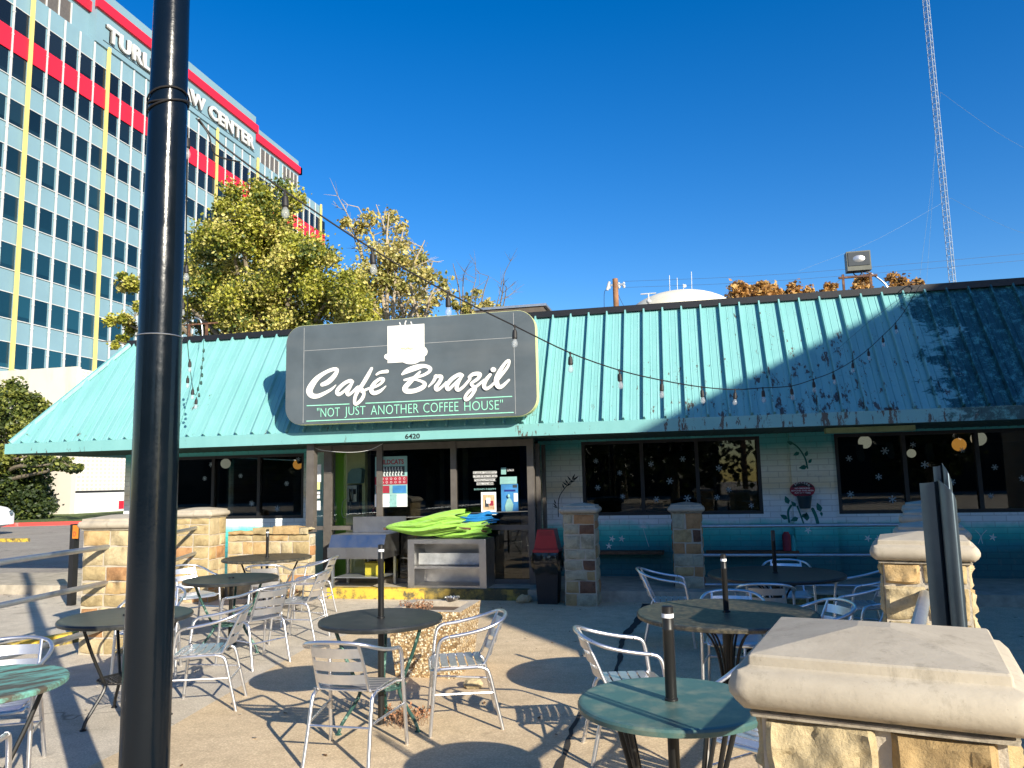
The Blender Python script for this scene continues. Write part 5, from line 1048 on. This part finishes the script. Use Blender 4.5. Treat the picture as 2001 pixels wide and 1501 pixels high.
YT2 = 26.0
sl_ = lob([(705, 430, 45, .35), (760, 450, 48, .5), (800, 500, 45, .5), (740, 500, 50, .6), (770, 550, 55, .9), (830, 550, 40, .5), (720, 560, 45, .6), (800, 600, 50, .9), (860, 580, 30, .25)], YT2)
t = thing('sparse_tree', 'thin gold leaved tree right of the big olive one', 'tree', (aty(780, 900, YT2).x, YT2, 0)); base = V(t.location)
tips = [aty(px, py, YT2) for px, py in ((670, 400), (700, 405), (735, 400), (760, 415), (790, 440), (830, 470), (845, 510), (850, 560), (690, 460), (760, 500), (800, 540))]
limbs('trunk', t, base, tips, M['paletwig'], .2, 6, base, .5, 6, .02); crown('crown', t, sl_, LEAF['sparse'], 1500, .14, 7, .38, base)
YT3 = 27.0; bl_ = lob([(925, 595, 30, .5), (895, 600, 22, .3), (955, 600, 24, .4)], YT3)
t = thing('bare_tree', 'small mostly bare tree with dark twigs above the sign', 'tree', (aty(930, 900, YT3).x, YT3, 0)); base = V(t.location)
tips = [aty(px, py, YT3) for px, py in ((885, 515), (905, 540), (930, 545), (955, 540), (985, 535), (990, 560), (870, 545), (975, 580))]
limbs('trunk', t, base, tips, M['bark'], .13, 9, base, .6, 6, .014); crown('crown', t, bl_, LEAF['sparse'], 900, .14, 11, .4, base)
rl = [[(1440, 575, 22, .8), (1460, 568, 22, .8), (1485, 570, 26, 1), (1512, 578, 20, .8), (1440, 590, 25, .6), (1500, 595, 30, .8)], [(1560, 572, 22, .9), (1540, 588, 20, .8), (1580, 585, 18, .6), (1622, 562, 12, .4), (1615, 575, 12, .4)],
      [(1685, 555, 16, .6), (1695, 570, 16, .6), (1672, 575, 14, .5)], [(1745, 555, 18, .7), (1765, 562, 20, .8), (1735, 570, 16, .6), (1792, 556, 10, .4)]]
for i, q in enumerate(rl):
    Y = 42 + 2 * i; L = lob(q, Y); t = thing('autumn_tree', ('rust leaved tree just right of the water tank dome', 'rust leaved tree between the dome and the floodlight', 'small rust leaved tree directly behind the floodlight frame', 'rust leaved tree right of the floodlight')[i], 'tree', (L[0][0].x, Y, 0), 0, 'rust coloured trees beyond the roof')
    base = V(t.location); limbs('trunk', t, base, [c for c, r_, d in L], M['bark'], .2, i, base, .6, 2, .03); crown('crown', t, L, LEAF['rust'], 650, .24, 20 + i, .4, base)

# ------------------------------------------------------------------ far things: water tank, poles, mast
YD = 141; rr = 11.3; c = aty(1331, 600, YD + rr); zt = aty(1330, 571, YD + rr).z
t = thing('water_tower', 'cream domed water tank showing just above the roof edge', 'water tower', (c.x, YD + rr, 0))
b = MB(); b.lathe([(rr * cos(a), zt - rr * .55 + rr * .55 * sin(a)) for a in [k * pi / 28 for k in range(0, 14)]] + [(.3, zt)], 40); b.build('dome', simple('cream_tank_paint', (.66, .62, .50), .6, 0, .1, .3, 0), t)
b = MB(); b.lathe([(rr * .35, 0), (rr * .35, zt - rr * .7), (rr * .9, zt - rr * .6), (rr, zt - rr * .55)], 32); b.build('stem', simple('cream_stem_paint', (.6, .57, .47), .6), t)
for i, (px, hgt) in enumerate(((1308, 538), (1323, 543), (1351, 531), (1335, 555))):
    q0 = aty(px + 1, 574, YD + rr); q1 = aty(px, hgt, YD + rr); b = MB(); b.tube([V(q0) - V(t.location), V(q1) - V(t.location)], .07, 5); b.build('aerial', M['t_white'], t)
q = aty(1338, 559, YD + rr) - V(t.location); b = MB(); b.lathe([(.35, 0), (.33, .08), (.05, .12)], 16, q, 'y'); b.build('dish', M['t_white'], t)
b = MB(); q = aty(1335, 569, YD + rr) - V(t.location); b.tube([(q.x + 1.3 * cos(k * pi / 8), q.y + 1.3 * sin(k * pi / 8), q.z) for k in range(16)], .06, 4, True); b.build('railing', M['t_white'], t)
YPp = 34; q = aty(1202, 545, YPp)
t = thing('utility_pole', 'brown timber utility pole with insulators left of the water tank', 'utility pole', (q.x, YPp, 0)); b = MB(); b.lathe([(.16, 0), (.12, q.z), (.02, q.z + .01)], 12); b.build('shaft', M['polewood'], t)
b = MB(); b.box(-.30, -.05, q.z - .32, .42, .05, q.z - .24); b.build('crossarm', M['galv'], t, False)
for dx in (-.28, .16, .38): b = MB(); b.lathe([(.04, -.2), (.07, -.12), (.04, -.05), (.06, .02), (.02, .08)], 10, (dx, 0, q.z - .25)); b.build('insulator', M['t_white'], t)
b = MB(); b.tube([(-.38, -.02, q.z - .5), (-.26, -.02, q.z - .12)], .06, 8); b.build('fuse', M['t_white'], t)
o = MB(); P = [(t.location.x - .36, YPp, q.z - .5), (t.location.x - .52, YPp, q.z - .7), (t.location.x - .54, YPp, q.z - 2.5)]; o.tube(smoothpts(P, 5), .012, 4); o.tube(smoothpts([(t.location.x + .1, YPp, q.z - .7), (t.location.x + .3, YPp, q.z - 1.2), (t.location.x + .8, YPp, q.z - 2.2)], 5), .012, 4); o = o.build('service_wire', M['cable']); tag(o, 'thin dark drop wires hanging from the timber pole', 'wire')
o = MB(); z0 = q.z - .15
for dz in (0, -.28): o.tube(smoothpts([(t.location.x + .38, YPp, z0 + dz), (t.location.x + 8, YPp + .5, z0 + dz - .1), (t.location.x + 22, YPp + 1, z0 + dz + .2)], 5), .006, 4)
o = o.build('overhead_wire', M['cable']); tag(o, 'pair of faint power lines running right from the timber pole', 'wire')
q = aty(1267, 574, 33); t = thing('line_bracket', 'white T shaped line fitting beside the water tank dome', 'line fitting', (q.x, 33, 0)); b = MB(); b.tube([(0, 0, 0), (0, 0, q.z)], .03, 6); b.build('stem', M['t_white'], t); b = MB(); b.tube([(-.33, 0, q.z), (.33, 0, q.z)], .028, 6); b.build('crosspiece', M['t_white'], t)
b = MB(); b.lathe([(.04, -.3), (.11, -.22), (.11, -.16), (.04, -.1)], 10, (0, 0, q.z - .15)); b.build('insulator', M['t_white'], t)
# lattice mast
YM = 210; q = aty(1857, 500, YM); wm = .85; Hm = 215; tlt = .0
t = thing('radio_mast', 'very tall slender lattice radio mast at the right', 'radio mast', (q.x, YM, 0)); corners = [(wm * cos(a), wm * sin(a)) for a in (R(20), R(140), R(260))]
b = MB(); b2 = MB(); k = 0; z = 0; st_ = 1.7
for (x, y) in corners: b.tube([(x, y, 0), (x, y, Hm / 2), (x, y, Hm)], .09, 5)
while z < Hm:
    for i in range(3):
        a_, c_ = corners[i], corners[(i + 1) % 3]; b2.tube([(*a_, z), (*c_, z)], .06, 3, cap=False); b2.tube([(*(a_ if k % 2 else c_), z), (*(c_ if k % 2 else a_), z + st_)], .055, 3, cap=False)
    z += st_; k += 1
mm = simple('white_grey_mast_paint', (.24, .30, .38), .6, 0, .2, .1, 0); b.build('mast_legs', mm, t); b2.build('lattice', mm, t, False)
for i, (px, py, qx, qy, Yq) in enumerate(((1838, 180, 2080, 330, 205), (1858, 387, 2080, 480, 205), (1838, 180, 1795, 560, 150), (1858, 387, 1560, 530, 205), (1830, 220, 1810, 560, 170))):
    o = MB(); p0, p1 = aty(px, py, YM), aty(qx, qy, Yq); md = (p0 + p1) / 2 - V((0, 0, 1.5)); o.tube(smoothpts([p0, md, p1], 6), .028, 4); o = o.build('guy_wire', simple('grey_wire', (.10, .16, .22), .6) if i == 0 else bpy.data.materials['grey_wire']); tag(o, ('upper guy wire sloping right from the mast', 'lower guy wire sloping right from the mast', 'steep guy wire left of the mast', 'long faint guy wire sloping left toward the floodlight', 'inner steep guy wire beside the mast')[i], 'guy wire', 'guy wires of the radio mast')

# ------------------------------------------------------------------ office tower
XT = -46.0
t = thing('office_tower', 'powder blue office tower with crimson bands and yellow and white fins', 'office building', (XT, 60, 0)); TO = V((XT, 60, 0))
def tput(mb, name, mat, parent=None): mb.v = [tuple(V(p) - TO) for p in mb.v]; return mb.build(name, mat, parent or t, False)
Y0, Y1, ZT = 29.0, 90.9, 38.3
b = MB(); b.box(XT - 22, Y0, 0, XT, Y1, ZT); tput(b, 'wall', M['t_blue'])
zr = 33.0; bay = 7.68 / 5
b = MB(); b.box(XT + .02, Y0, zr + .0, XT + .12, Y1 + .2, zr + 1.7); b.box(XT - 3, Y1 + .02, zr, XT + .12, Y1 + .5, zr + 1.7); tput(b, 'red_band', M['t_red'])
rows = [zr + 3.52 + .0] + [zr - 3.5 * k for k in range(0, 9)]
rng = random.Random(5); off0 = 44.05
for ri, ztp in enumerate(rows):
    b = MB(); y = off0 - 10 * bay
    while y < Y1 - .3:
        if y > Y0: b.box(XT + .005, y + .10, ztp - 1.8, XT + .03, y + bay - .16, ztp)
        y += bay
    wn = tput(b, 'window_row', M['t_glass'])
b = MB()
for ri, ztp in enumerate(rows): b.box(XT + .03, Y0, ztp - 1.86, XT + .07, Y1, ztp - 1.80); b.box(XT + .03, Y0, ztp, XT + .07, Y1, ztp + .06)
tput(b, 'sill_line', M['t_white'])
k = -9; y = off0 + k * bay; fw = MB(); fy = MB(); wsl = MB()
while y < Y1 + .5:
    if k % 5 == 0: fy.box(XT + .08, y - .13, 0, XT + .26, y + .13, ZT + .2)
    else:
        fw.box(XT + .08, y - .06, 0, XT + .17, y + .06, ZT - .15)
        zz = 1.0
        while zz < ZT - 1: fw.box(XT + .075, y - .085, zz, XT + .19, y + .085, zz + .10); zz += 1.75
    wsl.box(XT + .03, y + .07, 2, XT + .05, y + .2, zr - .0); k += 1; y += bay
tput(fw, 'fin', M['t_white']); tput(fy, 'yellow_fin', M['t_yellow']); tput(wsl, 'mullion', simple('pink_white_strip', (.46, .42, .39), .6, 0, .05, 1, 0))
b = MB(); b.box(XT - 20, 33, ZT, XT - .6, 85.4, 42.6); b.box(XT - 20, 50.2, ZT, XT + .15, 74.2, 43.1); tput(b, 'penthouse', M['t_blue'])
b = MB(); b.box(XT - .6, 33, 40.9, XT - .35, 50.2, 41.8); b.box(XT + .15, 50.0, 41.2, XT + .4, 74.4, 42.1); b.box(XT - .6, 74.4, 40.9, XT - .3, 85.8, 41.8); b.box(XT - 4, 85.4, 40.9, XT - .3, 85.8, 41.8); tput(b, 'roof_band', M['t_red'])
for ya, yb in ((43.5, 48.3), (76.4, 80.5), (81.4, 85.0)): b = MB(); b.box(XT - .62, ya, 38.7, XT - .57, yb, 40.5); tput(b, 'penthouse_window', M['bronze'])
for y in [43.5 + 1.2 * i for i in range(5)] + [76.4 + 1.02 * i for i in range(5)] + [81.4 + .9 * i for i in range(5)]: b = MB(); b.box(XT - .57, y - .05, 38.7, XT - .5, y + .05, 40.5); tput(b, 'window_bar', M['t_white'])
letters = 'TURLEY LAW CENTER'; ys0, ys1 = 51.3, 73.7
o = text_part('lettering', letters, M['t_white'], t, V((XT + .22, ys0, 38.95)) - TO, ys1 - ys0, 1.45, .3, (pi / 2, 0, pi / 2), .035, 1.12)
b = MB(); b.box(XT + .16, ys0 - .3, 38.9 - .12, XT + .17, ys1 + .3, 38.9 - .06); tput(b, 'dark_strip', M['dark'])  # thin dark strip below the letters
sh = text_part('lettering_dark_copy', letters, M['dark'], t, V((XT + .165, ys0 - .12, 38.90)) - TO, ys1 - ys0, 1.45, .06, (pi / 2, 0, pi / 2), .05, 1.12)  # dark copy of the letters, set slightly lower behind them
# podium: cream wall and breeze block screen
t = thing('podium_building', 'low cream annex with a white pierced block screen below the office tower', 'annex building', (-36, 44, 0)); PO = V((-36, 44, 0))
q = aty(150, 716, 42.0); xc = q.x; zp = q.z
def pput(mb, name, mat): mb.v = [tuple(V(p) - PO) for p in mb.v]; return mb.build(name, mat, t, False)
b = MB(); b.box(-70, 42.0, 0, xc, 42.4, zp); b.box(-70, 42.4, 0, xc - .3, 75, zp - .1); pput(b, 'wall', M['t_conc'])
b = MB(); b.box(xc - .29, 42.41, 1.6, xc - .02, 75, zp - .12); pput(b, 'block_screen', M['breeze'])
b = MB(); b.box(xc - .29, 42.41, .1, xc + .02, 75, 1.45); pput(b, 'base_wall', simple('white_render', (.70, .70, .70), .8, 0, .1, 1, 0))
b = MB(); b.box(xc - .29, 42.41, 1.45, xc - .05, 75, 1.6); pput(b, 'dark_joint', M['dark'])
b = MB(); q = aty(195, 1000, 43); b.box(xc + .02, 46.3, .3, xc + .05, 49.5, .85); pput(b, 'red_panel', M['t_red'])

# hedge, oak tree at left
t = thing('hedge', 'dark clipped hedge between the red kerb and the annex wall', 'hedge', (-36.5, 35.5, 0)); base = V(t.location); L = []
rg = random.Random(12)
for i in range(34):
    u = i / 33; x = -48 + u * 13.6 ; y = 32.6 + u * 2.6 + rg.uniform(-.4, .4)
    for z, r_ in ((.7, 1.0), (2.0, 1.05)): L.append((V((x, y, z)), r_ * 1.0, .55))
crown('foliage', t, L, LEAF['oak'][:1] + LEAF['dark'] + LEAF['oak'][2:], 1500, .22, 14, .5, base, 1.0)
b = MB()
for i in range(10): b.tube([(-11 + i * 1.25, -2.7 + i * .24, 0), (-11 + i * 1.25, -2.7 + i * .24, 1.6)], .06, 6)
b.build('stems', M['bark'], t)
Lk = [(-20, 800, 60, 1), (20, 770, 45, .9), (60, 790, 40, .8), (30, 840, 60, 1.1), (80, 830, 40, .8), (110, 850, 30, .5), (-30, 880, 70, 1), (60, 890, 45, .8), (120, 905, 28, .5), (0, 900, 40, .7), (-60, 780, 60, 1), (150, 915, 18, .3)]
L = lob(Lk, 34.5); t = thing('oak_tree', 'green oak tree at the far left in front of the annex', 'tree', (aty(-20, 950, 34.5).x, 34.5, 0)); base = V(t.location)
limbs('trunk', t, base, [c for c, r_, d in L], M['bark'], .3, 4, base, .4, 2, .03); crown('crown', t, L, LEAF['oak'], 1900, .22, 15, .34, base, .6)

# ------------------------------------------------------------------ white car at the left edge
q = atz(20, 1050); t = thing('parked_car', 'white car at the left edge, only its front wheel and wing in view', 'car', (-27.85, 23.9, 0), R(14))
b = MB(); side = [(-2.3, .35), (-2.35, .85), (-2.1, 1.1), (-1.5, 1.2), (-1.0, 1.72), (.5, 1.75), (1.2, 1.25), (2.1, 1.05), (2.35, .8), (2.35, .4), (1.9, .3), (-1.9, .3)]
vs = []; n = len(side)
for yy, k in ((-.92, 1), (-.75, 1), (.75, 1), (.92, 1)):
    for (x, z) in side: vs.append((x * (1 if abs(yy) < .8 else .985), yy * (1 if z < 1.3 else .82), z if abs(yy) < .8 else z - (.03 if z > 1 else 0)))
b.add(vs, [(j * n + i, j * n + (i + 1) % n, (j + 1) * n + (i + 1) % n, (j + 1) * n + i) for j in range(3) for i in range(n)] + [tuple(range(n)), tuple(3 * n + i for i in range(n))[::-1]])
b.build('body', simple('white_car_paint', (.78, .78, .80), .25, 0, .02), t)
b = MB(); b.add([(-.95, -.90, 1.22), (1.0, -.90, 1.22), (.4, -.775, 1.68), (-.9, -.775, 1.66)], [(0, 1, 2, 3)]); b.add([(1.25, -.7, 1.27), (1.25, .7, 1.27), (.58, .62, 1.71), (.58, -.62, 1.71)], [(0, 1, 2, 3)]); b.v = [(x + .01, y - .012 if y < 0 else y, z + .01) for x, y, z in b.v]; b.build('window', M['dark'], t, False)
for x in (-1.45, 1.45):
    for s_ in (-1, 1):
        wh = MB(); wh.lathe([(.2, -.11), (.33, -.11), (.35, -.08), (.35, .08), (.33, .11), (.2, .11)], 28, (x, s_ * .86, .35), 'y'); wo = wh.build('wheel', simple('tyre_rubber', (.02, .02, .02), .8) if x < 0 and s_ < 0 else bpy.data.materials['tyre_rubber'], t)
        rm = MB(); rm.lathe([(.19, -.02), (.205, .09), (.19, .095)], 24, (x, s_ * .86 - .03 * s_, .35), 'y')
        for k in range(10): a = k * pi / 5; rm.box(-.018, -.115, 0, .018, -.09, .2, Matrix.Translation((x, s_ * .86 + (0 if s_ < 0 else .2), .35)) @ Matrix.Rotation(a, 4, 'Y'))
        rm.build('rim', M['alu'], wo, False)
b = MB(); b.lathe([(.42, -.01), (.40, .03), (.37, .03)], 28, (1.45, -.925, .37), 'y'); b.lathe([(.42, -.01), (.40, .03), (.37, .03)], 28, (-1.45, -.925, .37), 'y'); b.build('wheel_arch', M['dark'], t)
for s_ in (-1, 1): b = MB(); b.lathe([(.01, -.05), (.1, 0), (.11, .06)], 14, (2.3, s_ * .68, .82), 'x'); b.build('headlight', M['clear'], t)

# dark post with an orange label behind the left pillar, wheel stops
q = atz(146, 1183); t = thing('bollard_post', 'dark square post with an orange label behind the left pillar', 'post', (q.x - .05, q.y, 0)); b = MB(); zt = aty(146, 1024, q.y).z; b.box(-.045, -.05, 0, .03, .05, zt); b.build('shaft', M['dark'], t, False)
b = MB(); zl = aty(150, 1052, q.y).z; b.box(.0, -.054, zl, .10, -.0505, aty(150, 1026, q.y).z); b.build('orange_label', M['orange_label'], t, False); text_part('label_letter', 'D', M['pred'], t, (.02, -.056, zl + .03), .04, .07, .001)
for (x, y, rz, lab) in ((-6.75, 7.25, 1.25, 'yellow painted concrete wheel stop on the paving behind the left rails'), (-11.4, 9.4, .3, 'worn concrete wheel stop farther left on the paving')):
    o = MB(); o.prism([(-.09, 0), (.09, 0), (.06, .1), (-.06, .1)], lambda u, v, tt: (tt, u, v), -.55, .55); o = o.build('wheel_stop', M['kerb_yellow'], None, False); o.location = (x, y, 0); o.rotation_euler = (0, 0, rz); tag(o, lab, 'wheel stop', 'concrete wheel stops')

# ------------------------------------------------------------------ the neighbourhood out of frame: the shade thrower, poles, and trees and building added to darken the panes
n2 = V((.687, .727, 0)); al = V((-.727, .687, 0)); TE = math.tan(R(SUN_EL))
def nb(u, v, a0): return n2 * u + al * a0 + V((0, 0, v - a0 * TE))
prof = [(4.62, -20), (4.66, 2.45), (5.0, 3.4), (5.6, 4.9), (6.1, 5.22), (7.14, 5.53), (10.74, 6.56), (19, 8.95), (19, -20)]
t = thing('neighbour_building', 'tan rendered building outside the frame to the right, its shadow crossing the café roof', 'building', (0, 0, 0)); b = MB(); A0 = -9.0
pts = [(u, max(v, A0 * TE)) for u, v in prof]; n = len(pts)
vs = [nb(u, v, A0) for u, v in pts] + [nb(u, v, A0) + al * -10 for u, v in pts]
b.add(vs, [tuple(range(n)), tuple(range(n, 2 * n))[::-1]] + [(i, (i + 1) % n, n + (i + 1) % n, n + i) for i in range(n)]); b.build('wall', simple('tan_render', (.35, .28, .2), .9), t, False)
for k in range(4):
    b = MB(); o_ = nb(8 + 2.6 * k, A0 * TE + 1.2, A0) + al * .02; b.add([o_, o_ + n2 * 1.3, o_ + n2 * 1.3 + V((0, 0, 1.4)), o_ + V((0, 0, 1.4))], [(0, 1, 2, 3)]); b.v = [tuple(V(p) + al * (.03 if i > 3 else 0)) for i, p in enumerate(b.v)]; b.build('window', M['dark_frame'], t, False)
for i, (x, y, s_) in enumerate([(-16, -24, 1.2), (-9, -30, 1.5), (-1, -27, 1.3), (-5, -36, 1.6), (-24, -20, 1.3), (15, -30, 1.3)]):  # unseen tree row, added to darken what the panes mirror
    t = thing('added_street_tree', ('dark tree added behind the viewer to darken the panes, number %s from the left' % ('two', 'three', 'four', 'five', 'one', 'six')[i]), 'tree', (x, y, 0), 0, 'trees added behind the viewer to darken the panes'); base = V((x, y, 0)); rg = random.Random(i)
    L = [(base + V((rg.uniform(-2.6, 2.6), rg.uniform(-2, 2), rg.uniform(2.2, 7) * s_)), 1.7 * s_, 1) for _ in range(9)]; limbs('trunk', t, base, [c for c, r_, d in L], M['bark'], .3, i, base); crown('crown', t, L, LEAF['dark'], 420, .5, i, .5, base)
t = thing('added_street_building', 'long dark building added behind the viewer to darken the window reflections', 'building', (0, -45, 0)); b = MB(); b.box(-60, -8, 0, 2.6, 0, 7.5); b.build('wall', simple('dark_brick', (.05, .04, .035), .9), t, False); b = MB(); b.box(8.2, -8, 0, 50, 0, 6.8); b.build('wall', bpy.data.materials['dark_brick'], t, False)  # unseen building, added to keep bright low sky out of the panes
b = MB()
for k in range(18):
    if not -58 < -57 + 6 * k < 12 or -57 + 6 * k < -2: b.box(-57 + 6 * k, .01, 2, -54 + 6 * k, .04, 5)
b.build('shopfront', M['dark_frame'], t, False)
for i, x in enumerate((2.9, 4.3)):
    t = thing('utility_pole', ('nearer timber pole across the street behind the viewer', 'farther timber pole across the street behind the viewer')[i], 'utility pole', (x, -19 - 8 * i, 0)); b = MB(); b.lathe([(.16, 0), (.12, 11)], 10); b.build('shaft', M['polewood'], t); b = MB(); b.box(-1.2, -.06, 9.6, 1.2, .06, 9.75); b.build('crossarm', M['polewood'], t, False)
